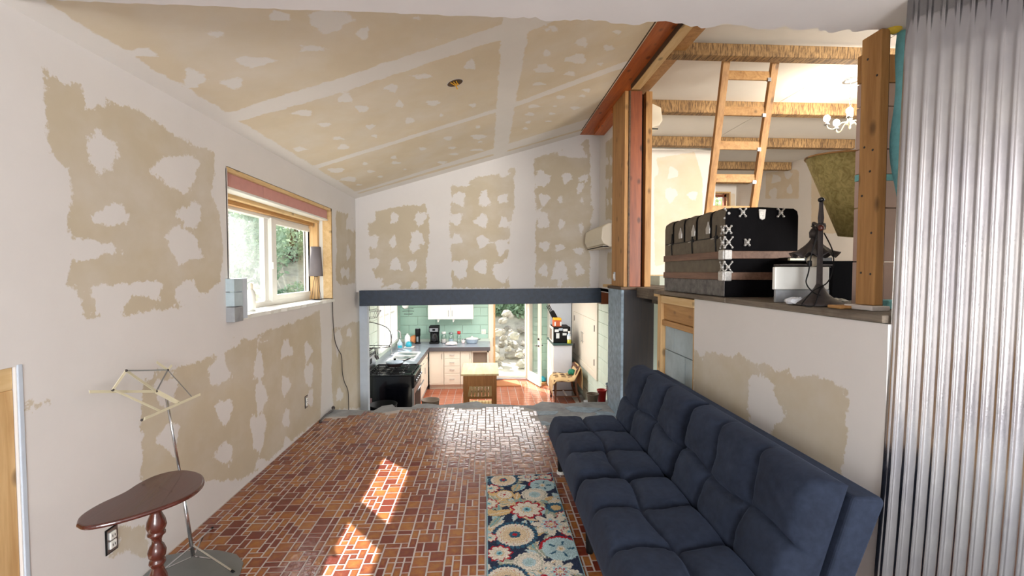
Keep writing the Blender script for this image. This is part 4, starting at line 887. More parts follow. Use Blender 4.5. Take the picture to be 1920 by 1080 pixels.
xclasp((x0 + .13, y0 - .003, z0 + .32), 'y', .016).build('side_hook', M['silver'], t, smooth=True); MB().lathe([(.016, 0), (.012, .006)], (x0 + .13, y0 - .002, z0 + .32), 12, Euler((math.pi / 2, 0, 0)).to_matrix().to_4x4()).build('side_hook', M['silver'], t)
for k in range(3):
    yy = y0 + .20 + k * .205
    MB().prism([(yy - .024, z0 + .385), (yy + .024, z0 + .385), (yy + .026, z0 + .42), (yy + .008, z0 + .445), (yy, z0 + .465), (yy - .008, z0 + .445), (yy - .026, z0 + .42)], x0 - .009, x0, 'yz').build('spade_plate', M['silver'], t, bevel=.003)
for yy in (.10, .42, .76):
    m = MB(); m.tube([(x0 - .004, y0 + yy, z0 + .27), (x0 - .006, y0 + yy + .004, z0 + .33), (x0 - .004, y0 + yy, z0 + .43)], .004, 6); m.cbox((x0 - .005, y0 + yy, z0 + .357), (.01, .03, .02)); m.build('latch', M['black'], t)
    MB().tube([(x0 - .008, y0 + yy + .01, z0 + .352), (x0 - .010, y0 + yy + .05, z0 + .350)], .003, 6).build('latch_pin', M['silver'], t)
m = MB()
B(x0 - .0015, x0, y0 + .01, y1 - .01, z0 + .354, z0 + .359).build('lid_seam', M['black'], t)

# ------------------------------------------------------------------ iron lamp
L1 = Vector((1.478, 1.955, 1.30))
t = thing('iron_lamp', 'dark iron lamp with hanging flower shade on the ledge before the trunk', 'lamp', L1)
MB().lathe([(.100, 0), (.100, .006), (.094, .014), (.062, .028), (.036, .05), (.018, .082), (.012, .095)], L1, 32).build('base', M['iron'], t, smooth=True)
MB().lathe([(.0135, .09), (.011, .25), (.0105, .36), (.013, .385), (.009, .43), (.0085, .455)], L1, 6).build('pole', M['iron'], t)
MB().sphere(L1 + Vector((0, 0, .466)), .014, 14, 9, (1, 1, .8)).build('finial', M['blackgloss'], t, smooth=True)
MB().lathe([(.018, .335), (.021, .35), (.018, .362)], L1, 12).build('collar', M['iron'], t, smooth=True)
hc = L1 + Vector((.028, .075, .245))
m = MB().tube(catmull([L1 + Vector((0, .01, .35)), L1 + Vector((.01, .06, .37)), hc + Vector((0, 0, .09))], 6), .006, 6); m.build('arm', M['iron'], t, smooth=True)
def petal(u, v):
    a = u * 2 * math.pi; rr = .012 + .082 * v ** 1.3 * (1 + .10 * math.cos(8 * a)); z = .085 - .085 * v ** .8 + (.012 if v > .7 else 0) * math.cos(8 * a) * (v - .7) / .3
    return (hc.x + rr * math.cos(a), hc.y + rr * math.sin(a), hc.z - .02 + z)
MB().grid(petal, 64, 12, wrap=True).build('flower_shade', M['iron'], t, smooth=True).modifiers.new('s', 'SOLIDIFY').thickness = .003
MB().lathe([(.02, .06), (.022, .085), (.014, .1), (.008, .105)], hc, 12).build('shade_cap', M['iron'], t, smooth=True)
MB().sphere(hc + Vector((-.004, -.0, -.045)), .026, 16, 10, (1, 1, 1.1)).build('bulb', plain('cloudy bulb glass', (216, 206, 184), .15, var=0), t, smooth=True); MB().lathe([(.013, -.025), (.013, .02)], hc, 12).build('socket', M['black'], t)
MB().sphere(L1 + Vector((-.012, -.018, .34)), .014, 10, 8).build('knob', M['walnut'], t, smooth=True)
c1 = [hc + Vector((-.03, -.02, .11)), L1 + Vector((-.03, -.02, .33)), L1 + Vector((-.055, -.02, .22)), L1 + Vector((-.065, -.02, .15)), L1 + Vector((-.075, -.02, .10)), L1 + Vector((-.05, -.03, .06)), L1 + Vector((-.005, -.035, .04))]
c2 = [hc + Vector((.03, -.02, .08)), L1 + Vector((.05, -.01, .24)), L1 + Vector((.045, -.02, .16)), L1 + Vector((.02, -.02, .10)), L1 + Vector((-.05, -.03, .065)), L1 + Vector((-.105, -.04, .012)), L1 + Vector((-.118, -.06, .006)), L1 + Vector((-.08, -.075, .004)), L1 + Vector((-.03, -.04, .06)), L1 + Vector((.0, -.025, .085))]
for c in (c1, c2): MB().tube(catmull(c, 8), .0028, 6).build('cord', M['black'], t, smooth=True)
MB().cbox(L1 + Vector((-.062, -.02, .185)), (.016, .016, .026)).build('cord_switch', M['black'], t, bevel=.004)

# ------------------------------------------------------------------ printer, flat panel, bits on the ledge
t = thing('printer', 'black printer with plain white front panel behind the iron lamp', 'printer', (1.6, 2.35, 1.30))
B(1.50, 1.70, 2.17, 2.28, 1.30, 1.475).build('body', M['iron'], t, bevel=.005)
B(1.398, 1.672, 2.145, 2.168, 1.362, 1.472).build('front_panel', M['plastic'], t, bevel=.004)
B(1.43, 1.70, 2.15, 2.21, 1.476, 1.486).build('lid', M['iron'], t, bevel=.003)
B(1.675, 1.705, 2.16, 2.29, 1.30, 1.47).build('side_panel', M['mattblack'], t, bevel=.003)
B(1.408, 1.68, 2.152, 2.169, 1.30, 1.361).build('lower_front', M['concrete'], t, bevel=.003)
t = thing('flat_monitor', 'flat black screen lying behind the white panel, against the right post', 'monitor', (1.75, 2.4, 1.30))
B(1.72, 1.98, 2.52, 2.78, 1.507, 1.53).build('screen', M['black'], t, bevel=.003); B(1.715, 1.80, 2.50, 2.52, 1.513, 1.524).build('edge', M['cream'], t)
B(1.71, 1.99, 2.30, 2.78, 1.30, 1.505).build('dark_box', M['mattblack'], t, bevel=.006)
def crump(c, r, s, seed, n=3):
    rr = random.Random(seed); m = MB().sphere((0, 0, 0), 1, 18, 12)
    m.v = [tuple(Vector(c) + Vector((p[0] * s[0], p[1] * s[1], max(p[2], -.3) * s[2])) * r * (1 + .30 * mnoise.noise(Vector(p) * n + Vector((seed, 0, 0))))) for p in m.v]; return m
tag(crump((1.40, 2.0, 1.312), .045, (1.0, .8, .5), 3, 4).build('plastic_bag', M['bag'], origin=(1.40, 2.0, 1.3)), 'crumpled clear plastic bag left of the iron lamp base', 'bag')
tag(B(1.42, 1.52, 1.76, 1.83, 1.299, 1.312).build('wood_scrap', M['firx'], bevel=.003, origin=(1.47, 1.8, 1.3)), 'orange wood scrap on the ledge edge before the lamp base', 'wood scrap')
tag(crump((1.66, 2.1, 1.31), .05, (1.2, 1, .25), 9, 4).build('foil_scrap', M['silver'], origin=(1.66, 2.1, 1.3)), 'crumpled dark foil in the shadow right of the printer', 'scrap')
# parchment shade
def parch():
    t = NT('mottled parchment'); n = t.noise(t.pos(), 26, 4, .6, 1.5); t.base(t.ramp(n, [(.35, s2l((150, 136, 78))), (.62, s2l((192, 180, 118)))])); t.set(Roughness=.7); return t.m
M['parch'] = parch()
t = thing('floor_lamp', 'large mottled parchment shade, inverted, behind the right post', 'lamp', (2.13, 2.45, 1.30))
Ms = Matrix.Translation((2.125, 2.45, 2.07)) @ Euler((R(6), R(4), 0)).to_matrix().to_4x4()
MB().lathe([(.085, -.43), (.305, 0)], (0, 0, 0), 40, Ms, cap=False).build('lamp_shade', M['parch'], t, smooth=True).modifiers.new('s', 'SOLIDIFY').thickness = .004
m = MB(); m.tube([Ms @ Vector((.306 * math.cos(a), .306 * math.sin(a), 0)) for a in [2 * math.pi * k / 40 for k in range(40)]], .005, 6, True); m.build('rim', M['firx'], t, smooth=True)
MB().tube([(2.12, 2.5, 1.31), (2.12, 2.48, 1.75)], .012, 8).build('pole', M['iron'], t); MB().lathe([(.12, 0), (.11, .02), (.02, .03)], (2.12, 2.5, 1.30), 20).build('base', M['iron'], t)
tag(B(1.50, 1.62, 3.9, 4.1, .50, .53).build('slate_slab', M['iron'], bevel=.003, origin=(1.55, 4, .5)), 'dark slate slab behind the far end of the sofa', 'slab')

# ------------------------------------------------------------------ sofa
def suede():
    t = NT('navy suede'); n = t.noise(t.pos(), 5, 5, .65); n2 = t.noise(t.pos(), 40, 4, .6)
    f = t.math('ADD', t.math('MULTIPLY', n, .7), t.math('MULTIPLY', n2, .3))
    t.base(t.ramp(f, [(.35, s2l((25, 32, 47))), (.65, s2l((40, 49, 67)))])); t.set(Roughness=.85)
    t.b.inputs['Sheen Weight'].default_value = .12; t.b.inputs['Sheen Roughness'].default_value = .5; t.b.inputs['Sheen Tint'].default_value = s2l((140, 160, 200))
    t.b.inputs['Specular IOR Level'].default_value = .25
    t.bump(n2, .12, .004); return t.m
M['suede'] = suede()
sofa = thing('sofa', 'navy suede tufted futon sofa along the right low wall', 'sofa', (.9, 2.3, 0))
def pad(O, U, V, N, Lu, Lv, T, us_, vs_, puff=.034, seam=.040, edge=.05, nu=66, nv=52, seed=0):
    """tufted pad: O corner, U/V along, N outward; seams at fractions us_, vs_"""
    O, U, V, N = map(Vector, (O, U, V, N))
    cu = [0] + list(us_) + [1]; cv = [0] + list(vs_) + [1]
    def cell(t, c):
        for a, b in zip(c, c[1:]):
            if t <= b + 1e-9: return (t - a) / (b - a), a, b
        return 1, c[-2], c[-1]
    def top(u, v):
        # seams wander a little, as stitched upholstery does
        uu = min(1, max(0, u + .018 * math.sin(v * 9 + seed) * math.sin(math.pi * u))); vv = min(1, max(0, v + .035 * math.sin(u * 3 * math.pi + seed) * math.sin(math.pi * v)))
        a, _, _ = cell(uu, cu); b, _, _ = cell(vv, cv)
        pa = 1 - abs(2 * a - 1) ** 3.2; pb = 1 - abs(2 * b - 1) ** 3.2
        h = puff * (max(pa, 0) ** .6) * (max(pb, 0) ** .6)
        du = min(u, 1 - u) * Lu; dv_ = min(v, 1 - v) * Lv
        e = 1
        for d in (du, dv_):
            if d < edge: e *= math.sqrt(max(0, 1 - (1 - d / edge) ** 2)) * .75 + .25
        # creases pulled into the seam crossings
        w_ = 0
        for c in cu[1:-1]: w_ = max(w_, math.exp(-((uu - c) * Lu / .009) ** 2))
        for c in cv[1:-1]: w_ = max(w_, math.exp(-((vv - c) * Lv / .009) ** 2))
        cr = mnoise.noise(Vector((u * 9 + seed, v * 9, 0))) * .004 + .0025 * mnoise.noise(Vector((u * 25, v * 22, seed)))
        return (T + h - seam * w_ * .35) * e + cr
    m = MB()
    def P(u, v):
        h = top(u, v); sh = .012 * (1 - min(1, h / T))
        return O + U * (Lu * u) + V * (Lv * v) + N * h
    m.grid(P, nu, nv)
    nb = nu + 1; base = len(m.v)
    ring = [i for i in range(nb)] + [j * nb + nu for j in range(1, nv + 1)] + [nv * nb + i for i in range(nu - 1, -1, -1)] + [j * nb for j in range(nv - 1, 0, -1)]
    ctr = O + U * (Lu / 2) + V * (Lv / 2)
    for i in ring:
        p = Vector(m.v[i]); d = (p - O).dot(N); q = p - N * d; m.v.append(tuple(q + (ctr - q) * .01))
    n = len(ring)
    for k in range(n): m.f.append((ring[k], ring[(k + 1) % n], base + (k + 1) % n, base + k))
    m.f.append(tuple(base + k for k in range(n)))
    return m
sx0, dz = .448, .40
bu = Vector((.13, 0, .42)).normalized(); bnrm = Vector((-bu.z, 0, bu.x))
for k, (ya, yb) in enumerate(((2.275, 3.255), (1.365, 2.262))):
    L = yb - ya
    pad((sx0, ya, .27), (0, 1, 0), (1, 0, 0), (0, 0, 1), L, .50, .125, (.335, .665), (.5,), seed=k * 2.3).build('seat_cushion', M['suede'], sofa, smooth=True)
    pad(Vector((1.018, ya + .005, .335)), (0, 1, 0), bu, bnrm, L - .01, .455, .085, (.335, .665), (.45,), puff=.036, seed=1 + k * 1.7).build('back_cushion', M['suede'], sofa, smooth=True)
MB().bar((1.045, 1.29, .335), (1.045, 1.29, .336), .01, .01)
m = MB().prism([(1.03, .33), (1.0, .24), (1.08, .24), (1.262, .715), (1.252, .735), (1.158, .74)], 1.355, 3.25, 'xz'); m.build('back_frame', M['suede'], sofa, bevel=.015, seg=3)
B(.50, 1.06, 1.38, 3.23, .24, .268).build('base', M['black'], sofa, bevel=.006)
for x, y in ((.53, 3.20), (.53, 1.42), (1.0, 3.20), (1.0, 1.42), (.53, 2.28)):
    MB().lathe([(.018, 0), (.020, .012), (.026, .24)], (x, y, 0.008), 14).build('leg', M['black'], sofa, smooth=True)
MB().lathe([(.028, 0), (.028, .02)], (.53, 3.20, .008), 14).build('foot_pad', M['plastic'], sofa)

# ------------------------------------------------------------------ rug
def rug():
    x0, x1, y0, y1 = 0.0, .468, 1.90, 3.17
    nx_, ny_ = 150, 400; xs = np.linspace(x0, x1, nx_); ys = np.linspace(y0, y1, ny_); X_, Y_ = np.meshgrid(xs, ys); X_ = X_.ravel(); Y_ = Y_.ravel()
    col = np.zeros((len(X_), 3)); c = lambda *a: np.array(s2l(a)[:3])
    navy, cream, ltblue, red, gold, sage, teal, dkteal = c(52, 62, 84), c(232, 224, 208), c(186, 212, 216), c(186, 44, 56), c(222, 190, 138), c(170, 178, 160), c(100, 176, 190), c(60, 104, 128)
    col[:] = navy
    rn = np.random.RandomState(3); jx = X_ + .0022 * np.sin(Y_ * 300 + X_ * 80); jy = Y_ + .0022 * np.sin(X_ * 330)
    W = x1 - x0
    def flower(fx, fy, r, rings, petals, ph=0, amp=.12):
        cx = x0 + fx * W; dx = jx - cx; dy = (jy - fy); d = np.hypot(dx, dy); a = np.arctan2(dy, dx)
        rr = d / (r * (1 + amp * np.abs(np.cos(petals * a / 2 + ph)) - amp))
        for lim, cc in rings: col[rr < lim] = cc
        return d, a, rr
    def leaf(fx, fy, L, Wd, ang, cc, mid=None):
        cx = x0 + fx * W; dx = jx - cx; dy = jy - fy; u = dx * math.cos(ang) + dy * math.sin(ang); v = -dx * math.sin(ang) + dy * math.cos(ang)
        k = np.abs(v) < Wd * np.clip(1 - (u / L) ** 2, 0, 1); col[k & (np.abs(u) < L)] = cc
        if mid is not None: col[(np.abs(v) < .003) & (np.abs(u) < L * .8)] = mid
    for q in range(150): leaf(rn.uniform(0, 1), rn.uniform(y0, y1), rn.uniform(.04, .07), rn.uniform(.014, .026), rn.uniform(0, 3.1), [sage, ltblue, sage, cream, gold][q % 5], [cream, teal, gold][q % 3])
    def big(fx, fy, r):
        d, a, rr = flower(fx, fy, r, [(1.12, dkteal), (.92, cream), (.70, gold), (.66, cream * .9 + gold * .1), (.60, gold * .6 + cream * .4), (.28, dkteal), (.12, red)], 30, 0, .05)
        k = (rr > .92) & (rr < 1.12) & (np.sin(a * 26) > .55); col[k] = navy
        k = (rr > .74) & (rr < .79) & (np.sin(a * 14) > .8); col[k] = red
    def redf(fx, fy, r): 
        flower(fx, fy, r, [(1.1, red), (.92, cream), (.42, gold), (.34, ltblue), (.2, teal), (.09, navy)], 9, 0, .28)
    def blue(fx, fy, r):
        cx = x0 + fx * W; a0 = np.arctan2(jy - fy, jx - cx); d0 = np.hypot(jx - cx, jy - fy)
        col[(d0 < r * 1.08) & (d0 > r * .9) & (a0 > .6) ] = red
        d, a, rr = flower(fx, fy, r, [(.95, ltblue), (.55, ltblue * .92), (.22, cream), (.1, gold)], 12, 0, .05)
        k = (rr > .3) & (rr < .68) & (np.abs(np.sin(a * 2.5)) < .28); col[k] = dkteal
    def star(fx, fy, r): flower(fx, fy, r, [(1, cream), (.55, ltblue), (.36, red), (.25, cream), (.12, gold)], 8, .3, .5)
    def orange(fx, fy, r): 
        d, a, rr = flower(fx, fy, r, [(1, gold), (.78, cream), (.15, red)], 16, 0, .08); col[(rr > .35) & (rr < .5) & (np.sin(a * 6) > .8)] = red
    def pale(fx, fy, r): flower(fx, fy, r, [(1.0, cream), (.86, sage), (.8, cream), (.45, ltblue), (.25, teal * .6 + cream * .4)], 14, 0, .12)
    redf(.88, 3.11, .05); star(.62, 3.13, .075); big(.25, 3.10, .095); blue(.80, 3.00, .088); redf(.06, 2.98, .06); orange(.25, 2.89, .062); leaf(.42, 2.98, .06, .03, 1.2, gold * .6 + sage * .4, teal)
    pale(.66, 2.88, .088); redf(.03, 2.78, .06); leaf(.92, 2.79, .055, .022, .2, cream, gold); flower(.90, 2.71, .055, [(1.1, dkteal), (.6, gold)], 10); redf(.97, 2.62, .045)
    leaf(.18, 2.67, .085, .032, .3, gold, cream); redf(.52, 2.70, .098); star(.78, 2.53, .115); big(.33, 2.44, .115); redf(.97, 2.45, .045); redf(.04, 2.42, .04)
    blue(.82, 2.30, .105); redf(.14, 2.28, .065); pale(.45, 2.2, .08); star(.75, 2.12, .09); big(.2, 2.08, .1); redf(.55, 2.02, .08)
    e = np.minimum.reduce([X_ - x0, x1 - X_, Y_ - y0, y1 - Y_]); col[e < .007] = c(160, 196, 206)
    col *= (1 + .10 * rn.randn(len(X_)))[:, None]; col = np.clip(col, 0, 1)
    wav = .0015 * np.sin(Y_ * 5); curl = .012 * np.clip(1 - np.hypot(X_ - x1, Y_ - y1) / .05, 0, 1)
    bow = .010 * np.sin((Y_ - y0) / (y1 - y0) * 2.6)
    zz = .020 + .0012 * rn.randn(len(X_)) * (e > .008) + curl; zz[e < .002] = .0095
    me = bpy.data.meshes.new('patterned_rug'); f = []
    idx = np.arange(nx_ * ny_).reshape(ny_, nx_); q = np.stack([idx[:-1, :-1], idx[:-1, 1:], idx[1:, 1:], idx[1:, :-1]], -1).reshape(-1, 4)
    me.from_pydata([(float(a), float(b), float(d)) for a, b, d in zip(X_ + .02 * (X_ > 99) , Y_ + .04 * (X_ - .2) * (Y_ > 3.0), zz)], [], q.tolist()); me.update()
    ca = me.color_attributes.new('pile', 'FLOAT_COLOR', 'POINT'); ca.data.foreach_set('color', np.concatenate([col, np.ones((len(col), 1))], 1).astype(np.float32).ravel())
    t = NT('rug pile'); a = t.attr('pile'); n = t.noise(t.pos(), 420, 2, .5)
    t.base(t.mix(t.math('MULTIPLY', n, .30), a.outputs['Color'], (.02, .02, .03, 1))); t.set(Roughness=.95); t.b.inputs['Specular IOR Level'].default_value = .1; t.bump(n, .6, .004); me.materials.append(t.m)
    o = bpy.data.objects.new('patterned_rug', me); COL.objects.link(o)
    tag(o, 'floral runner rug in blue, red and cream beside the sofa', 'rug')
rug()

# ------------------------------------------------------------------ small brown table
P0 = Vector((-1.155, 1.645, 0))
t = thing('side_table', 'glossy mahogany pedestal table with teardrop top at lower left', 'table', P0)
ol = [(-1.290, 1.492), (-1.322, 1.545), (-1.325, 1.62), (-1.305, 1.70), (-1.306, 1.77), (-1.293, 1.835), (-1.250, 1.878), (-1.190, 1.880), (-1.115, 1.840), (-1.062, 1.765), (-1.048, 1.69), (-1.066, 1.625), (-1.105, 1.57), (-1.150, 1.525), (-1.200, 1.49), (-1.250, 1.474)]
ol = [tuple(p[:2]) for p in catmull([(a, b, 0) for a, b in ol + ol[:1]], 5)][:-1]
MB().prism(ol, .641, .656).build('tabletop', M['walnut'], t, bevel=.007, seg=3)
MB().lathe([(0.028, 0.641), (0.0185, 0.62), (0.0151, 0.612), (0.0168, 0.605), (0.0269, 0.58), (0.0302, 0.56), (0.0252, 0.545), (0.0218, 0.54), (0.0269, 0.536), (0.0269, 0.53), (0.0185, 0.522), (0.0143, 0.51), (0.0151, 0.498), (0.021, 0.49), (0.0277, 0.47), (0.0252, 0.452), (0.0185, 0.443), (0.0235, 0.438), (0.0252, 0.428), (0.0202, 0.42), (0.0168, 0.412), (0.0277, 0.38), (0.0319, 0.34), (0.0302, 0.27), (0.0151, 0.25)], P0, 28).build('pedestal', M['walnut'], t, smooth=True)
for k in range(3):
    a = 2 * math.pi * k / 3 + .85; d = Vector((math.cos(a), math.sin(a), 0)); pts = [P0 + d * r + Vector((0, 0, z)) for r, z in ((.025, .33), (.07, .30), (.13, .20), (.17, .09), (.20, .03), (.235, .014), (.25, .016))]
    MB().tube(catmull(pts, 5), [.022] * 8 + [.018] * 8 + [.013] * 8 + [.011] * 7, 8).build('leg', M['walnut'], t, smooth=True)
# mat under the stand
pts = [(-1.62, 2.10)] + [(-1.62, 2.37)] + [(-1.5, 2.41), (-1.38, 2.40), (-1.27, 2.36), (-1.20, 2.29), (-1.17, 2.2), (-1.17, 2.05)]
tag(MB().prism(pts, .0085, .0125).build('hearth_sheet', M['sheetgrey'], origin=(-1.4, 2.2, .008)), 'grey rounded sheet lying under the music stand', 'mat')
# ------------------------------------------------------------------ music stand
H = Vector((-1.445, 2.30, .10)); Tp = Vector((-1.545, 2.29, .845))
t = thing('music_stand', 'folding cream and chrome music stand leaning by the left wall', 'music stand', (-1.44, 2.3, .0125))
mid = H.lerp(Tp, .48)
MB().tube([H - Vector((0, 0, .05)), mid], .0085, 10).build('lower_tube', M['chrome'], t, smooth=True); MB().tube([mid, Tp], .006, 10).build('upper_tube', M['chrome'], t, smooth=True)
MB().tube([mid - Vector((0, 0, .02)), mid + Vector((0, 0, .01))], .012, 10).build('collar', M['chrome'], t, smooth=True); MB().tube([mid, mid + Vector((-.006, -.03, -.005))], .004, 6).build('thumb_screw', M['black'], t)
for fx, fy in ((-1.53, 2.60), (-1.22, 2.22), (-1.56, 2.10)):
    ft = Vector((fx, fy, .018)); g1 = MB().bar(H, ft, .010, .003, (0, 0, 1)).build('leg', M['chrome'], t)
    MB().bar(H - Vector((0, 0, .055)), H.lerp(ft, .55), .008, .003, (0, 0, 1)).build('brace', M['chrome'], t); MB().tube([ft, ft + (ft - H).normalized() * .018], .006, 8).build('rubber_foot', M['black'], t, smooth=True)
q = dict(a=(-1.575, 1.90, .972), b=(-1.552, 1.985, .957), c=(-1.515, 2.01, 1.032), m=(-1.552, 2.235, .885), d=(-1.575, 2.35, .962), e=(-1.592, 2.30, 1.012), f=(-1.578, 2.385, .978), l1=(-1.505, 2.075, .80), l2=(-1.495, 2.45, .806), lm=(-1.50, 2.31, .806), g=(-1.53, 2.12, .86), g0=(-1.55, 1.99, .955), k=(-1.50, 2.19, .802), r=(-1.50, 2.41, .81))
for a, b, wd in (('a', 'm', .012), ('b', 'c', .012), ('c', 'd', .006), ('c', 'm', .012), ('m', 'lm', .022), ('g0', 'k', .009), ('d', 'r', .003), ('e', 'd', .012), ('d', 'f', .010), ('m', 'd', .006)):
    MB().bar(q[a], q[b], wd, .003, (1, 0, .3)).build('desk_bar', M['cream'] if wd > .006 else M['steel'], t)
MB().bar(q['l1'], q['l2'], .018, .004, (0, 0, 1)).build('ledge_bar', M['cream'], t); MB().bar(Vector(q['l1']) + Vector((.012, 0, .006)), Vector(q['l2']) + Vector((.012, 0, .006)), .003, .012, (0, 0, 1)).build('ledge_lip', M['cream'], t)
for kx in ('b', 'c', 'm', 'd', 'l1', 'l2', 'lm'): MB().sphere(q[kx], .006, 8, 6).build('rivet', M['iron'], t, smooth=True)
# scrap at the floor corner
m = MB().tube(catmull([(-1.59, 4.45, .012), (-1.60, 4.62, .02), (-1.585, 4.78, .014), (-1.60, 4.86, .02)], 5), .008, 6); m.sphere((-1.58, 4.43, .016), .016, 8, 6); m.sphere((-1.6, 4.86, .02), .02, 8, 6)
tag(m.build('cable_end', M['iron'], smooth=True, origin=(-1.59, 4.6, 0)), 'dark cable end on the floor along the left wall corner', 'cable')
# ------------------------------------------------------------------ kitchen
KZ = -1.032
def cabinet(lab, x0, x1, yf, kind):
    """far-run base cabinet, front at y = yf facing the viewer"""
    t = thing('base_cabinet', lab, 'cabinet', ((x0 + x1) / 2, 10.0, -1.04), 'base cabinets under the far counter')
    if kind != 'niche':
        B(x0, x1, yf + .02, 10.36, -.93, -.215).build('body', M['cab'], t)
    B(x0, x1, yf + .07, 10.36, -1.035, -.93).build('toe_kick', M['cab'], t)
    def front(nm, a, b, z0, z1, hz=True):
        d = B(a + .004, b - .004, yf, yf + .02, z0, z1).build(nm, M['cab'], t, bevel=.003)
        i = .035
        m = MB()
        for q in ((a + i, a + i + .008, z0 + i, z1 - i), (b - i - .008, b - i, z0 + i, z1 - i), (a + i, b - i, z0 + i, z0 + i + .008), (a + i, b - i, z1 - i - .008, z1 - i)): m.box(q[0], q[1], yf - .004, yf, q[2], q[3])
        if nm == 'door' or z1 - z0 > .16: m.build('panel_mould', M['cab'], d)
        cx, cz = (a + b) / 2, (z0 + z1) / 2
        if hz: MB().tube([(cx - .05, yf - .022, cz), (cx + .05, yf - .022, cz)], .005, 8).tube([(cx - .04, yf - .022, cz), (cx - .04, yf, cz)], .004, 6).tube([(cx + .04, yf - .022, cz), (cx + .04, yf, cz)], .004, 6).build('handle', M['steel'], d)
        else:
            hx = b - .035 if kind != 'door_l' else a + .035; MB().tube([(hx, yf - .022, z1 - .16), (hx, yf - .022, z1 - .05)], .005, 8).build('handle', M['steel'], d)
    if kind.startswith('door'): front('door', x0, x1, -.925, -.225, False)
    elif kind == 'drawers':
        for z0, z1 in ((-.375, -.225), (-.53, -.38), (-.685, -.535), (-.925, -.69)): front('drawer', x0, x1, z0, z1)
    else:
        B(x0, x0 + .02, yf + .02, 10.36, -.93, -.215).build('side_panel', M['cab'], t); B(x1 - .03, x1, yf, 10.36, -1.035, -.215).build('side_panel', M['cab'], t)
        B(x0 + .02, x1 - .03, yf + .06, yf + .075, -.93, -.25).build('back_panel', M['niche'], t); B(x0 + .02, x1 - .03, yf + .03, 10.0, -.94, -.93).build('shelf', M['niche'], t)
        B(x0 + .02, x0 + .026, yf + .03, 10.0, -.93, -.25).build('lining', M['niche'], t); B(x1 - .036, x1 - .03, yf + .03, 10.0, -.93, -.25).build('lining', M['niche'], t)
        B(x0, x1, yf, yf + .02, -.25, -.215).build('rail', M['cab'], t)
cabinet('cream base cabinet with one door at the inner corner', -1.19, -.885, 9.62, 'door')
cabinet('cream base cabinet with a bank of four drawers', -.88, -.545, 9.62, 'drawers')
cabinet('narrow cream base cabinet with one door right of the drawers', -.54, -.30, 9.62, 'door')
cabinet('open fronted base cabinet with taupe niche beside the back door', -.295, .055, 9.62, 'niche')
for k, (a, b) in enumerate(((7.84, 8.42), (8.425, 9.0), (9.005, 9.60))):
    t = thing('side_cabinet', ['cream sink run cabinet right beside the black range', 'middle cream cabinet of the sink run along the window wall', 'cream sink run cabinet nearest the corner'][k], 'cabinet', (-1.5, (a + b) / 2, -1.04), 'cabinets of the sink run')
    B(-1.93, -1.23, a, b, -.93, -.215).build('body', M['cab'], t); B(-1.93, -1.29, a, b, -1.035, -.93).build('toe_kick', M['cab'], t)
    for z0, z1, nm in ((-.375, -.225, 'drawer'), (-.925, -.385, 'door')):
        d = B(-1.23, -1.21, a + .004, b - .004, z0, z1).build(nm, M['cab'], t, bevel=.003)
        zc = (z0 + z1) / 2 if nm == 'drawer' else z1 - .1
        if nm == 'drawer': MB().tube([(-1.185, (a + b) / 2 - .05, zc), (-1.185, (a + b) / 2 + .05, zc)], .006, 6).build('handle', M['steel'], d)
        else: MB().tube([(-1.185, b - .05, zc - .06), (-1.185, b - .05, zc + .06)], .006, 6).build('handle', M['steel'], d)
t = thing('countertop', 'blue grey L shaped worktop with dark front edge', 'countertop', (-1, 10, -.21))
m = MB().prism([(-1.94, 7.83), (-1.185, 7.83), (-1.185, 9.575), (.085, 9.575), (.085, 10.39), (-1.94, 10.39)], -.152, -.13); m.build('top', M['counter'], t)
m = MB().box(-1.187, .088, 9.57, 9.60, -.213, -.1305).box(-1.21, -1.182, 7.83, 9.60, -.213, -.1305).box(.060, .088, 9.6, 10.39, -.213, -.1305); m.build('edge_band', M['counteredge'], t)
B(-1.93, .085, 10.365, 10.392, -.13, -.07).build('splash_strip', M['greenpale'], t)
# sink
t = thing('kitchen_sink', 'white drop-in sink in the side worktop beyond the range', 'sink', (-1.5, 8.6, -.13))
m = MB()
for a in ((-1.72, -1.69, 8.25, 9.0), (-1.30, -1.27, 8.25, 9.0), (-1.69, -1.30, 8.25, 8.28), (-1.69, -1.30, 8.97, 9.0), (-1.69, -1.30, 8.61, 8.64)): m.box(*a, -.13, -.118)
m.build('rim', M['plastic'], t, bevel=.003); B(-1.69, -1.30, 8.28, 8.97, -.1295, -.128).build('basin_floor', M['steel'], t)
t = thing('faucet', 'tall chrome gooseneck faucet behind the sink by the window', 'faucet', (-1.76, 8.75, -.13))
MB().tube(catmull([(-1.78, 8.72, -.13), (-1.78, 8.72, .20), (-1.76, 8.75, .29), (-1.70, 8.82, .325), (-1.65, 8.9, .28), (-1.64, 8.92, .16)], 7), .011, 8).build('spout', M['chrome'], t, smooth=True)
MB().lathe([(.03, 0), (.022, .03)], (-1.78, 8.72, -.13), 14).build('base', M['chrome'], t, smooth=True); MB().tube([(-1.78, 8.66, -.09), (-1.70, 8.60, -.06)], .008, 6).build('lever', M['chrome'], t)

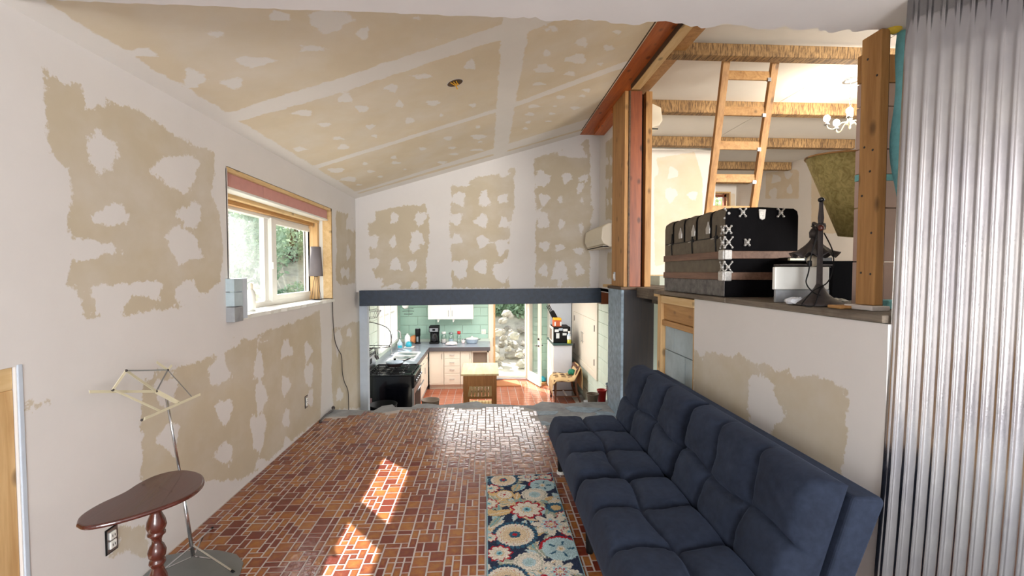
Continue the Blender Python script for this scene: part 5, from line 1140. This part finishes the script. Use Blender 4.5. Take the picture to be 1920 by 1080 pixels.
# range
t = thing('gas_range', 'black gas range with steel oven door at the left of the kitchen', 'stove', (-1.48, 7.43, -1.04))
B(-1.88, -1.14, 7.06, 7.80, -1.03, -.155).build('body', M['blackgloss'], t, bevel=.005)
B(-1.86, -1.09, 7.05, 7.81, -.155, -.135).build('cooktop', M['blackgloss'], t, bevel=.006)
B(-1.93, -1.86, 7.05, 7.81, -.30, .115).build('backguard', M['blackgloss'], t, bevel=.01)
B(-1.862, -1.845, 7.10, 7.76, -.09, .085).build('control_panel', M['steel'], t, bevel=.002); B(-1.846, -1.842, 7.38, 7.50, -.03, .05).build('clock_display', M['black'], t)
B(-1.14, -1.10, 7.06, 7.80, -.34, -.155).build('knob_panel', M['black'], t, bevel=.01)
for k in range(5): MB().lathe([(.024, 0), (.022, .03), (.008, .032)], (-1.10, 7.16 + k * .135, -.245), 14, Euler((0, math.pi / 2, 0)).to_matrix().to_4x4()).build('knob', M['steel'], t, smooth=True)
d = B(-1.14, -1.105, 7.07, 7.79, -.86, -.35).build('oven_door', M['steel'], t, bevel=.006)
B(-1.105, -1.100, 7.15, 7.71, -.78, -.45).build('oven_window', M['black'], d); MB().tube([(-1.055, 7.10, -.385), (-1.055, 7.76, -.385)], .012, 10).build('handle', M['steel'], d, smooth=True)
B(-1.14, -1.105, 7.07, 7.79, -1.02, -.87).build('bottom_drawer', M['steel'], t, bevel=.005)
for k in range(3):
    y0 = 7.09 + k * .235; g = MB()
    for yy in (y0, y0 + .105, y0 + .21): g.bar((-1.80, yy, -.112), (-1.14, yy, -.112), .010, .012)
    for xx in (-1.80, -1.64, -1.47, -1.30, -1.14): g.bar((xx, y0, -.112), (xx, y0 + .21, -.112), .010, .012)
    for xx in (-1.80, -1.14):
        for yy in (y0, y0 + .21): g.box(xx - .006, xx + .006, yy - .006, yy + .006, -.136, -.112)
    g.build('grate', M['black'], t)
    for xx in (-1.64, -1.31): MB().lathe([(.045, -.136), (.045, -.126), (.03, -.120), (.001, -.119)], (xx, y0 + .105, 0), 18).build('burner', M['steel'] if k != 1 else M['iron'], t, smooth=True)
# pan
pc = Vector((-1.50, 7.60, -.105))
t = thing('frying_pan', 'wide copper coloured pan with glass lid on the range', 'pan', pc)
MB().lathe([(.001, 0), (.10, 0), (.14, .05), (.15, .055)], pc, 32, cap=False).build('pan_body', plain('copper grey', (150, 124, 118), .3, .6), t, smooth=True); MB().tube([pc + Vector((.10, .10, .05)), pc + Vector((.22, .22, .085))], .011, 8).build('handle', M['black'], t, smooth=True)
MB().lathe([(.146, .058), (.13, .075), (.08, .092), (.02, .098)], pc, 32).build('glass_lid', M['potblue'], t, smooth=True); MB().lathe([(.018, .098), (.022, .12), (.012, .125)], pc, 14).build('lid_knob', M['black'], t, smooth=True)

# upper cabinet
t = thing('wall_cabinet', 'white two door wall cabinet hanging over the far counter', 'cabinet', (-.77, 10.2, .40))
B(-1.265, -.28, 10.09, 10.39, .40, 1.15).build('body', M['cabw'], t)
for a, b, hx in ((-1.262, -.775, -.815), (-.770, -.283, -.735)):
    d = B(a, b, 10.07, 10.09, .405, 1.15).build('door', M['cabw'], t, bevel=.003); m = MB()
    for q in ((a + .05, a + .06, .46, 1.1), (b - .06, b - .05, .46, 1.1), (a + .05, b - .05, .455, .465)): m.box(q[0], q[1], 10.064, 10.07, q[2], q[3])
    m.build('panel_mould', M['cabw'], d); MB().tube([(hx, 10.045, .47), (hx, 10.045, .60)], .006, 8).build('handle', M['steel'], d)
for x in (-1.05, -.72): MB().prism([(x - .015, .40), (x + .03, .40), (x + .02, .36), (x + .005, .33), (x - .012, .34)], 10.12, 10.2, 'xz').build('towel_hook', M['plastic'], t, bevel=.003)

# things on the counter (z = -.13)
CZ = -.129
t = thing('coffee_grinder', 'slim black single cup brewer on the far counter', 'brewer', (-1.49, 10.1, CZ))
MB().lathe([(.062, 0), (.066, .01), (.05, .02), (.048, .16), (.056, .18), (.058, .30), (.05, .325)], (-1.49, 10.1, CZ), 20).build('body', M['black'], t, smooth=True); MB().lathe([(.052, .325), (.048, .335)], (-1.49, 10.1, CZ), 20).build('lid', M['steel'], t, smooth=True)
B(-1.51, -1.47, 10.035, 10.045, CZ + .05, CZ + .16).build('label_plate', M['steel'], t)
t = thing('coffee_maker', 'black and steel drip coffee maker with glass carafe', 'coffee maker', (-1.13, 10.1, CZ))
B(-1.23, -1.03, 10.0, 10.24, CZ, CZ + .035).build('base', M['black'], t, bevel=.006); B(-1.225, -1.035, 10.14, 10.24, CZ + .035, CZ + .26).build('column', M['black'], t, bevel=.006)
B(-1.235, -1.025, 9.99, 10.24, CZ + .26, CZ + .39).build('brew_head', M['black'], t, bevel=.01); B(-1.22, -1.04, 9.984, 9.99, CZ + .275, CZ + .35).build('control_strip', M['steel'], t); B(-1.16, -1.10, 9.981, 9.984, CZ + .29, CZ + .335).build('display', M['black'], t)
MB().lathe([(.06, .04), (.075, .08), (.074, .15), (.05, .21), (.052, .235)], (-1.13, 10.07, CZ), 20).build('carafe', plain('dark glass', (40, 38, 40), .08, .3), t, smooth=True); MB().tube([(-1.06, 10.03, CZ + .20), (-1.03, 10.0, CZ + .18), (-1.05, 10.02, CZ + .08)], .008, 6).build('carafe_handle', M['black'], t)
def jar(nm, lab, x, y, r, h, body, cap, fill=None, cat='jar', ch=.025):
    t = thing(nm, lab, cat, (x, y, CZ))
    MB().lathe([(r * .9, 0), (r, .012), (r, h * .75), (r * .72, h)], (x, y, CZ), 18).build('jar_body', body, t, smooth=True)
    MB().lathe([(r * .76, h), (r * .76, h + ch), (r * .2, h + ch + .004)], (x, y, CZ), 14).build('lid', cap, t, smooth=True)
    if fill: MB().lathe([(r * .8, .006), (r * .9, .02), (r * .85, h * .45)], (x, y, CZ), 14).build('contents', fill, t, smooth=True)
jar('glass_canister', 'tall glass canister with white stopper right of the coffee maker', -.93, 10.15, .06, .20, M['jar'], M['plastic'], M['cloth'], ch=.05)
jar('glass_canister', 'glass canister with pale blue contents, second right of the coffee maker', -.77, 10.15, .058, .20, M['jar'], M['steel'], M['potblue'], ch=.03)
jar('candy_jar', 'glass jar with red decorated lid beside the canisters', -.60, 10.2, .05, .19, M['jar'], M['redplastic'], None, ch=.06)
jar('sugar_pot', 'little pinkish pot left of the speckled dutch oven', -.50, 10.1, .038, .07, M['cloth'], M['steel'])
t = thing('dutch_oven', 'low speckled blue white pot with lid on the far counter', 'pot', (-.31, 10.12, CZ))
MB().lathe([(.11, 0), (.135, .03), (.145, .085), (.15, .09)], (-.31, 10.12, CZ), 28).build('pot_body', M['potblue'], t, smooth=True); MB().lathe([(.15, .092), (.13, .115), (.03, .125), (.02, .145), (.03, .15), (.001, .155)], (-.31, 10.12, CZ), 28).build('lid', M['plastic'], t, smooth=True)
for s_ in (-1, 1): MB().tube([(-.31 + s_ * .14, 10.10, CZ + .075), (-.31 + s_ * .185, 10.12, CZ + .085), (-.31 + s_ * .14, 10.14, CZ + .075)], .006, 6).build('handle', M['iron'], t)
tag(crump((-.74, 9.86, CZ + .028), .095, (1.3, .9, .5), 5, 2.5).build('dish_towel', M['cloth'], smooth=True, origin=(-.74, 9.86, CZ)), 'crumpled pale dish towel on the counter edge', 'towel')
t = thing('dish_soap', 'white patterned bottle by the sink', 'bottle', (-1.68, 9.9, CZ)); MB().lathe([(.055, 0), (.06, .02), (.062, .17), (.035, .22)], (-1.68, 9.9, CZ), 16).build('body', M['paper'], t, smooth=True); MB().lathe([(.02, .22), (.02, .25)], (-1.68, 9.9, CZ), 10).build('cap', M['plastic'], t)
t = thing('soap_dish', 'aqua blue scrubber holder on a white tray by the sink', 'scrubber', (-1.60, 9.62, CZ)); B(-1.70, -1.50, 9.54, 9.70, CZ, CZ + .012).build('tray', M['plastic'], t, bevel=.003); MB().lathe([(.055, .012), (.07, .04), (.05, .10), (.02, .12)], (-1.61, 9.62, CZ), 16).build('holder', M['aqua'], t, smooth=True)
t = thing('soap_bottle', 'clear and aqua soap bottle behind the faucet', 'bottle', (-1.74, 9.35, CZ)); MB().lathe([(.05, 0), (.052, .13), (.02, .17), (.018, .2)], (-1.74, 9.35, CZ), 14).build('body', M['potblue'], t, smooth=True); B(-1.77, -1.69, 9.30, 9.31, CZ + .04, CZ + .09).build('print_band', M['aqua'], t)
mb = MB().lathe([(.09, 0), (.088, .01), (.075, .08), (.04, .13), (.001, .15)], (0, 0, 0), 22, Euler((0, R(35), 0)).to_matrix().to_4x4()); mb.v = [(a - 1.66 + .04, b + 10.15, c + CZ + .055) for a, b, c in mb.v]
tag(mb.build('clay_bowl', M['clay'], smooth=True, origin=(-1.62, 10.15, CZ)), 'orange clay bowl leaning against the wall behind the sink', 'bowl')
t = thing('wall_outlet', 'white double switch plate on the green block wall', 'switch', (-.05, 10.40, .08)); B(-.105, -.005, 10.392, 10.40, .025, .135).build('plate', M['plastic'], t, bevel=.003)
for x in (-.08, -.03): B(x - .012, x + .012, 10.387, 10.392, .05, .11).build('rocker', M['offwhite'], t, bevel=.002)

# island cart
t = thing('island_cart', 'honey oak kitchen cart with pale butcher block top and slatted shelves', 'cart', (-.09, 7.46, -1.04))
B(-.385, .20, 7.03, 7.90, -.16, -.13).build('butcher_top', M['butcher'], t, bevel=.005)
for x0, x1 in ((-.355, -.285), (.095, .165)):
    for y0, y1 in ((7.07, 7.14), (7.79, 7.86)): B(x0, x1, y0, y1, -1.035, -.16).build('leg', M['oak'], t, bevel=.004)
B(-.285, .095, 7.075, 7.10, -.33, -.16).build('apron', M['oak'], t, bevel=.003); B(-.285, .095, 7.83, 7.855, -.33, -.16).build('apron', M['oak'], t)
B(-.35, -.33, 7.14, 7.79, -.33, -.16).build('apron', M['oak'], t); B(.14, .16, 7.14, 7.79, -.33, -.16).build('apron', M['oak'], t)
for zz in (-.50, -.78):
    B(-.285, .095, 7.08, 7.105, zz - .03, zz + .0).build('shelf_rail', M['oak'], t); B(-.285, .095, 7.82, 7.845, zz - .03, zz).build('shelf_rail', M['oak'], t)
    for k in range(7): B(-.283 + k * .0545, -.283 + k * .0545 + .046, 7.10, 7.83, zz, zz + .014).build('slat', M['slat'], t)
B(-.285, .095, 7.45, 7.47, -.525, -.50).build('cross_rail', M['iron'], t)

# tall white cabinet pieces at the right
t = thing('tall_cabinet', 'tall plain white cabinet at the far right corner of the kitchen', 'cabinet', (1.65, 10.2, -1.04)); B(1.40, 1.88, 9.98, 10.39, -1.03, 1.2).build('body', M['cabw'], t, bevel=.004); B(1.405, 1.875, 9.965, 9.98, -.98, 1.19).build('door', plain('bluish white', (214, 222, 232), .4, var=.02), t, bevel=.003)
t = thing('microwave_cabinet', 'waist high white cabinet with dark green top under the microwave', 'cabinet', (1.53, 9.45, -1.04))
B(1.345, 1.71, 9.0, 9.92, -1.03, -.02).build('body', plain('bluish white paint', (214, 218, 228), .4, var=.02), t, bevel=.004); B(1.335, 1.345, 9.0, 9.92, -1.0, -.03).build('door', M['cabw'], t, bevel=.003); B(1.33, 1.725, 8.98, 9.94, -.02, .01).build('top', plain('dark green laminate', (62, 84, 82), .35), t, bevel=.004)
t = thing('microwave', 'black microwave covered with paper notes on the white cabinet', 'microwave', (1.52, 9.35, .01))
B(1.355, 1.70, 9.12, 9.60, .015, .33).build('housing', M['black'], t, bevel=.006); B(1.335, 1.354, 9.12, 9.60, .02, .325).build('door', M['plastic'], t, bevel=.004); B(1.331, 1.335, 9.2, 9.52, .06, .28).build('window', M['niche'], t)
for k, (a, b, c_, d_) in enumerate(((1.38, 1.46, .235, .285), (1.46, 1.54, .26, .31), (1.55, 1.64, .245, .295), (1.41, 1.475, .105, .21), (1.54, 1.62, .165, .21))): B(a, b, 9.114, 9.119, c_, d_).build('note', M['paper'] if k != 1 else M['potblue'], t)
t = thing('bread_box', 'orange and yellow carton on top of the microwave', 'carton', (1.46, 9.3, .33)); B(1.37, 1.53, 9.2, 9.4, .331, .46).build('body', M['orange'], t, bevel=.006); B(1.38, 1.53, 9.2, 9.4, .46, .50).build('top_flap', M['yellow'], t, bevel=.006)
for x in (1.385, 1.50): B(x, x + .03, 9.196, 9.2, .35, .43).build('label_patch', M['paper'], t)
t = thing('knife_block', 'black knife block full of knives behind the orange carton', 'knife block', (1.43, 9.5, .33))
mb = MB().cbox((1.43, 9.50, .50), (.10, .12, .26), (0, R(-28), 0)); mb.build('block_body', M['black'], t, bevel=.006)
for k in range(6):
    p = Vector((1.335 + .024 * (k % 3), 9.46 + .05 * (k // 3), .60 + .012 * (k % 3))); MB().bar(p, p + Vector((-.07, 0, .13)), .016, .012).build('knife_handle', M['black'], t)
t = thing('oil_bottle', 'bottle half full of yellow oil before the microwave', 'bottle', (1.66, 9.05, .01))
MB().lathe([(.040, 0), (.042, .01), (.042, .08)], (1.66, 9.05, .011), 18).build('oil', M['oil'], t, smooth=True); MB().lathe([(.042, .08), (.042, .16), (.018, .20), (.018, .215)], (1.66, 9.05, .011), 18).build('bottle_body', M['potblue'], t, smooth=True); MB().lathe([(.022, .215), (.022, .245)], (1.66, 9.05, .011), 12).build('cap', M['plastic'], t); MB().lathe([(.0425, .085), (.0425, .15)], (1.66, 9.05, .011), 18, cap=False).build('label', M['paper'], t)

# cabinet doors recessed in the right wall
wr = thing('recessed_cabinet', 'white framed double door cabinet set in the right kitchen wall', 'cabinet', (1.9, 8.9, -.4))
X1 = 1.93
B(1.885, X1, 7.69, 7.80, -.42, .95).build('frame_stile', M['cab'], wr, bevel=.003); B(1.885, X1, 9.84, 9.95, -.42, .95).build('frame_stile', M['cab'], wr); B(1.885, X1, 7.80, 9.84, -.42, -.31).build('frame_rail', M['cab'], wr, bevel=.003); B(1.885, X1, 7.80, 9.84, .60, .95).build('frame_rail', M['cab'], wr)
B(1.91, 1.925, 7.8, 9.84, -.31, .60).build('inner_back', M['cabw'], wr)
for a, b in ((7.81, 8.82), (8.83, 9.83)):
    d = B(1.893, 1.908, a, b, -.30, .59).build('door', M['cab'], wr, bevel=.003)
    hy = 8.77 if a < 8 else 8.88; MB().tube([(1.868, hy, .06), (1.868, hy, .28)], .006, 8).tube([(1.868, hy, .09), (1.893, hy, .09)], .004, 6).tube([(1.868, hy, .25), (1.893, hy, .25)], .004, 6).build('handle', M['steel'], d)
    hy = a + .07 if a < 8 else 9.9
    for zz in (-.2, .40): B(1.884, 1.893, hy if a < 8 else 9.7, (hy if a < 8 else 9.7) + .02, zz, zz + .11).build('hinge', M['iron'], d)

# doormat, chair
t = tag(MB().prism([(.20, 9.80), (.76, 9.80), (.70, 10.30), (.22, 10.30)], -1.031, -1.012).build('doormat', M['mattress'], origin=(.45, 10, -1.03)), 'brown coir doormat inside the back door', 'mat')
t = thing('wooden_chair', 'dark turned wood chair draped with a printed burlap sack', 'chair', (1.52, 8.6, -1.032))
for x, y, zt in ((1.30, 8.48, -.60), (1.28, 8.92, -.60), (1.68, 8.48, -.58), (1.68, 8.92, -.58)):
    r_ = [(.018, 0), (.022, .03), (.014, .06), (.024, .10), (.016, .14), (.022, .20), (.022, zt + 1.032)]
    if x < 1.5: MB().lathe(r_, (x, y, -1.032), 12).build('leg', M['darkwood'], t, smooth=True)
    else: MB().tube([(x + .10, y, -1.03), (x + .02, y, -.80), (x, y, -.58), (x + .03, y, -.42), (x + .075, y, -.33)], [.020, .022, .026, .024, .018], 8).build('leg', M['darkwood'], t, smooth=True)
for y in (8.48, 8.92): MB().bar((1.30, y, -.90), (1.74, y, -.90), .025, .02).build('stretcher', M['darkwood'], t)
MB().bar((1.52, 8.48, -.90), (1.52, 8.92, -.90), .025, .02).build('stretcher', M['plastic'], t); B(1.27, 1.70, 8.45, 8.95, -.62, -.585).build('seat', M['darkwood'], t, bevel=.006); MB().bar((1.72, 8.48, -.36), (1.72, 8.92, -.36), .05, .03).build('crest_rail', M['darkwood'], t)
def sack(u, v):
    s_ = u
    pr = [(1.245, -.86), (1.232, -.74), (1.245, -.62), (1.30, -.545), (1.42, -.53), (1.55, -.55), (1.64, -.54), (1.69, -.45), (1.745, -.335), (1.79, -.36), (1.80, -.55), (1.80, -.75)]
    f = s_ * (len(pr) - 1); i = min(int(f), len(pr) - 2); k = f - i; k = k * k * (3 - 2 * k)
    x = pr[i][0] + (pr[i + 1][0] - pr[i][0]) * k; z = pr[i][1] + (pr[i + 1][1] - pr[i][1]) * k
    y = 8.425 + .53 * v; n = mnoise.noise(Vector((u * 6, v * 5, 1))) * .025
    drop = .06 * max(0, abs(v - .5) * 2 - .75) / .25
    return (x + n * .5, y, z + n - drop * (1 if .2 < u < .75 else .2))
sk = MB().grid(sack, 44, 20).build('burlap_sack', M['burlap'], smooth=True, origin=(1.5, 8.7, -.58)); sk.modifiers.new('s', 'SOLIDIFY').thickness = .008
tag(sk, 'burlap coffee sack with dark printing over the wooden chair', 'sack')
for rr_, zt, st in ((.36, 0, 9), (.46, 0, 8), (.26, 0, 9)):
    m = MB()
    for k in range(st):
        v = .12 + k * .085; wd = .035
        for q in range(3):
            a = sack(rr_ + .0, v); b_ = sack(rr_ + .06, v + (.03 if q == 1 else 0)); 
            if (k + q) % 3: m.bar(Vector(a) + Vector((0, q * .012, .010)), Vector(b_) + Vector((0, q * .012, .010)), .006, .002)
    o = m.build('sack_print', M['print'], sk)
tag(crump((1.645, 8.66, -.49), .085, (.9, 1.2, .8), 8, 3).build('green_cloth', M['greencloth'], smooth=True, origin=(1.645, 8.66, -.55)), 'crumpled green cloth lying on the burlap sack', 'cloth')
tag(crump((1.24, 10.0, -.94), .08, (1, 1, .9), 4, 2).build('aqua_bag', M['aqua'], smooth=True, origin=(1.24, 10.0, -1.03)), 'aqua plastic bag on the floor behind the open door', 'bag')
t = tag(B(1.13, 1.32, 9.86, 10.0, -1.032, -.97).build('wood_box', M['firx'], bevel=.004, origin=(1.22, 9.9, -1.03)), 'low wooden box behind the open door', 'box')

def bucket(nm, lab, c, r0, r1, h, mt, inner=None, bail=False):
    c = Vector(c); t = thing(nm, lab, 'bucket', c)
    MB().lathe([(.001, 0), (r0, 0), (r1, h), (r1 + .006, h), (r1 + .006, h - .012), (r1 + .001, h - .012)], c, 28, cap=False).build('pail', mt, t, smooth=True)
    if inner: MB().lathe([(.001, h * .75), (r0 + (r1 - r0) * .72, h * .75)], c, 24, cap=False).build('contents', inner, t)
    if bail: MB().tube([c + Vector((math.cos(a) * (r1 + .008), -.03 - .05 * math.sin(a), h - .02 - .05 * math.sin(a))) for a in [math.pi * k / 12 for k in range(13)]], .003, 6).build('bail_handle', M['steel'], t)
    return t
bucket('planter_pot', 'brownish pot with dark contents left of the red pail', (1.425, 6.02, -.319), .062, .078, .135, M['niche'], M['print'])
bucket('red_pail', 'small red pail beside the grey bucket', (1.565, 6.08, -.319), .05, .062, .17, M['redplastic'], M['cloth'])
bucket('grey_bucket', 'blue grey bucket right of the red pail', (1.745, 6.10, -.319), .095, .115, .24, M['bluegrey'], M['black'], True)
bucket('waste_bin', 'beige rimmed waste bin with paper beyond the floor edge', (-.86, 7.1, -1.031), .10, .135, .50, M['niche'], M['black'])
tag(crump((-.85, 7.08, -.62), .07, (1.3, .8, .4), 2, 3).build('paper_scrap', M['paper'], origin=(-.85, 7.08, -.64)), 'white paper scrap in the waste bin', 'paper')
bucket('black_tub', 'wide black tub beside the range', (-1.46, 6.55, -1.031), .15, .19, .60, M['black'], M['iron'], True)
tag(B(-1.70, -1.665, 6.35, 6.75, -1.03, -.40).build('mauve_board', M['pinkbrown'], bevel=.004, origin=(-1.63, 6.5, -1.03)), 'mauve board standing left of the black tub', 'board')

# hanging wire rack and rail on the left kitchen wall
t = thing('wire_rack', 'dark wire hanging basket rack before the kitchen window', 'wire rack', (-1.72, 6.9, .3))
m = MB(); rng = lambda c, rx, rz, n=24: [(c[0], c[1] + rx * math.cos(2 * math.pi * k / n), c[2] + rz * math.sin(2 * math.pi * k / n)) for k in range(n)]
m.tube([(-1.74 + .17 * math.cos(2 * math.pi * k / 24), 6.95 + .17 * math.sin(2 * math.pi * k / 24), .86) for k in range(24)], .004, 6, True)
m.tube([(-1.74 + .11 * math.cos(2 * math.pi * k / 24), 6.95 + .11 * math.sin(2 * math.pi * k / 24), .76) for k in range(24)], .003, 6, True)
for k in range(10):
    a = 2 * math.pi * k / 10; m.tube([(-1.74 + .17 * math.cos(a), 6.95 + .17 * math.sin(a), .86), (-1.74 + .11 * math.cos(a), 6.95 + .11 * math.sin(a), .76)], .0025, 5)
m.build('upper_basket', M['iron'], t)
MB().tube([(-1.74, 6.95, .86), (-1.74, 6.95, 1.29)], .003, 6).build('chain', M['iron'], t)
m = MB(); q = [(-1.9, 6.9, .34), (-1.92, 6.9, .50), (-1.86, 6.9, .64), (-1.75, 6.9, .70), (-1.52, 6.9, .64), (-1.43, 6.9, .56), (-1.41, 6.9, .42), (-1.44, 6.9, .34)]
m.tube(catmull(q, 5), .006, 6); m.build('hoop_handle', M['iron'], t, smooth=True)
m = MB().tube([(-1.67 + .24 * math.cos(2 * math.pi * k / 28), 6.9 + .12 * math.sin(2 * math.pi * k / 28), .33) for k in range(28)], .006, 6, True)
for k in range(7): m.tube([(-1.67 + .24 * math.cos(a_ := math.pi * (k + .5) / 7), 6.9 - .12 * math.sin(a_), .33), (-1.67 + .24 * math.cos(a_), 6.9 + .12 * math.sin(a_), .33)], .003, 5)
m.build('lower_tray', M['iron'], t, smooth=True); MB().tube([(-1.74, 6.95, .76), (-1.72, 6.9, .70)], .003, 6).build('chain', M['iron'], t)
t = thing('towel_rail', 'dark iron rail on the kitchen wall beside the range', 'rail', (-1.92, 7.2, .17)); MB().tube([(-1.88, 6.3, .17), (-1.88, 7.75, .17)], .010, 8).build('rod', M['iron'], t)
for y in (6.9, 7.7): MB().tube([(-1.93, y, .17), (-1.88, y, .17)], .008, 6).build('bracket', M['iron'], t)
t = thing('hanging_utensils', 'cluster of dark utensils hanging above the range', 'utensils', (-1.86, 7.85, .1))
for k in range(5): p = Vector((-1.86, 7.72 + .05 * k, .19 - .012 * k)); MB().tube([p, p + Vector((.02, 0, -.12 - .02 * (k % 3)))], .004, 6).sphere(p + Vector((.02, 0, -.15 - .02 * (k % 3))), .022, 8, 6, (.5, 1, 1.2)).build('utensil', M['iron'], t, smooth=True)
t = thing('pendant_light', 'small clear glass pendant hanging in the far left kitchen corner', 'lamp', (-1.72, 9.9, .70)); MB().sphere((-1.72, 9.9, .72), .07, 16, 10).build('globe', M['plastic'], t, smooth=True); MB().tube([(-1.72, 9.9, .79), (-1.72, 9.9, 1.3)], .005, 6).build('stem', M['iron'], t)
m = MB()
for r_, z in ((.11, .66), (.12, .60), (.09, .54)): m.tube([(-1.66 + r_ * math.cos(2 * math.pi * k / 20), 9.9 + r_ * math.sin(2 * math.pi * k / 20), z) for k in range(20)], .003, 5, True)
m.build('wire_shade', M['iron'], t)

# ------------------------------------------------------------------ outside
def rockmesh(seed):
    m = MB().sphere((0, 0, 0), 1, 9, 6); rr = random.Random(seed)
    m.v = [tuple(Vector(p) * (1 + .55 * mnoise.noise(Vector(p) * 1.7 + Vector((seed, 0, 0))))) for p in m.v]; return m
rw = thing('rock_wall', 'dry stacked pale rock slope beyond the back door', 'rock wall', (.6, 14, -1))
protos = []
for k in range(4):
    o = rockmesh(k * 7).build('rock', M['rock'], rw); o.location = (0, 0, -6); protos.append(o)
first = set(); nr = random.Random(11)
for row in range(11):
    for c_ in range(26):
        x = -1.9 + c_ * .21 + nr.uniform(-.1, .1) + (row % 2) * .2; y = 12.8 + row * .155 + nr.uniform(-.08, .08); z = gz(x, y) + .06 + row * .03
        k = nr.randrange(4); src = protos[k]
        if k in first: o = src.copy(); COL.objects.link(o)
        else: o = src; first.add(k)
        s_ = nr.uniform(.7, 1.25); o.location = Vector((x, y, z)) - Vector(rw['_w']); o.scale = (.145 * s_, .11 * s_, .09 * s_); o.rotation_euler = (nr.uniform(-.3, .3), nr.uniform(-.3, .3), nr.uniform(0, 6))
LOOSE = [(.25, 12.4, .10, 'pale loose rock in the yard, nearer the left door jamb'), (.75, 12.9, .16, 'larger pale loose rock in the yard, near the open leaf')]
for x, y, s_, lab in LOOSE:
    m = rockmesh(int(x * 100)); m.v = [(a * s_ * 1.5 + x, b * s_ + y, c * s_ * .8 + gz(x, y) + s_ * .4) for a, b, c in m.v]; tag(m.build('loose_rock', M['rock'], origin=(x, y, gz(x, y))), lab, 'rock', 'loose rocks in the yard')
def leaves(n, c, rad, size, seed, lo=.55):
    rr = np.random.RandomState(seed); d = rr.randn(n, 3); d /= np.linalg.norm(d, axis=1)[:, None]; rho = lo + (1 - lo) * rr.rand(n) ** .5
    lump = 1 + .28 * np.sin(d[:, 0] * 5 + seed) * np.cos(d[:, 1] * 4 + d[:, 2] * 3 + seed)
    p = np.array(c) + d * (rho * lump)[:, None] * np.array(rad)
    a = rr.randn(n, 3); a /= np.linalg.norm(a, axis=1)[:, None]; b = np.cross(a, rr.randn(n, 3)); b /= np.linalg.norm(b, axis=1)[:, None]
    s_ = size * (.6 + .8 * rr.rand(n))[:, None]
    V = np.stack([p - a * s_, p + b * s_ * .45, p + a * s_, p - b * s_ * .45], 1).reshape(-1, 3)
    return V, np.arange(4 * n).reshape(-1, 4)
def plant(nm, lab, cat, x, y, h, r, n, size, mt, seed, group, trunk=True, zb=None):
    z = gz(x, y) if zb is None else zb; t = thing(nm, lab, cat, (x, y, z), group)
    V, F = leaves(n, (0, 0, h - r[2] if trunk else r[2] * .7), r, size, seed)
    me = bpy.data.meshes.new('foliage'); me.from_pydata(V.tolist(), [], F.tolist()); me.materials.append(mt); o = bpy.data.objects.new('foliage', me); COL.objects.link(o); o.parent = t; stuff(o)
    m = MB(); hh = h - r[2] * .9 if trunk else r[2] * .6
    m.tube([(x, y, z - .1), (x + .06, y, z + hh * .5), (x, y + .05, z + hh)], [.12 * r[0] ** .5, .09 * r[0] ** .5, .04], 8); m.build('trunk' if trunk else 'stem', M['bark'], t, smooth=True)
for k in range(3):
    a = k
G1 = 'shrubs on the slope behind the back door'
plant('shrub', 'dense green shrub above the rocks, left in the back door view', 'shrub', -1.3, 14.9, 1.5, (1.05, .6, .85), 3500, .09, M['leaf'], 1, G1, False)
plant('shrub', 'dense green shrub above the rocks, centre of the back door view', 'shrub', 0.75, 15.0, 1.5, (.95, .6, .9), 3500, .09, M['leafd'], 2, G1, False)
plant('shrub', 'loose green shrub above the rocks, behind the open leaf', 'shrub', 2.8, 14.9, 1.5, (1.0, .6, .85), 3000, .09, M['leaf'], 3, G1, False)
plant('backyard_tree', 'broad leafy tree rising behind the shrubs of the back slope', 'tree', .5, 19.5, 6, (3.5, 2, 2.6), 7000, .14, M['leafd'], 4, 'trees outside')
G2 = 'trees and bushes outside the side window'
plant('side_tree', 'broad tree outside the side window, filling the left pane', 'tree', -6.6, 11.4, 3.6, (1.7, 1.5, 1.9), 9000, .08, M['leafd'], 5, G2)
plant('side_tree', 'rounder tree outside the side window, filling the right pane', 'tree', -6.3, 15.4, 3.6, (1.9, 1.5, 1.9), 9000, .08, M['leafd'], 6, G2)
plant('side_bush', 'low bright bush outside the side window, at the left pane', 'bush', -4.7, 8.4, 1.3, (.9, .9, .75), 5000, .06, M['leaf'], 7, G2, False)
plant('side_bush', 'low bright bush outside the side window, at the right pane', 'bush', -4.6, 11.2, 1.3, (.9, .9, .75), 5000, .06, M['leafd'], 8, G2, False)
plant('side_tree', 'distant tree outside the side window, between the two others', 'tree', -11.5, 16.5, 4.6, (2.4, 2.4, 2.4), 8000, .11, M['leafd'], 9, G2)
plant('window_tree', 'leafy tree outside the small upper room window', 'tree', 7.0, 15.5, 6.5, (2.2, 2, 2.5), 5000, .1, M['leaf'], 10, 'trees outside')
plant('kitchen_bush', 'pale green bush outside the kitchen side window', 'bush', -3.0, 12.9, 1.2, (.6, .7, .6), 4000, .07, M['leaf'], 11, G2, False)
for o in bpy.data.objects:
    if '_w' in o: del o['_w']
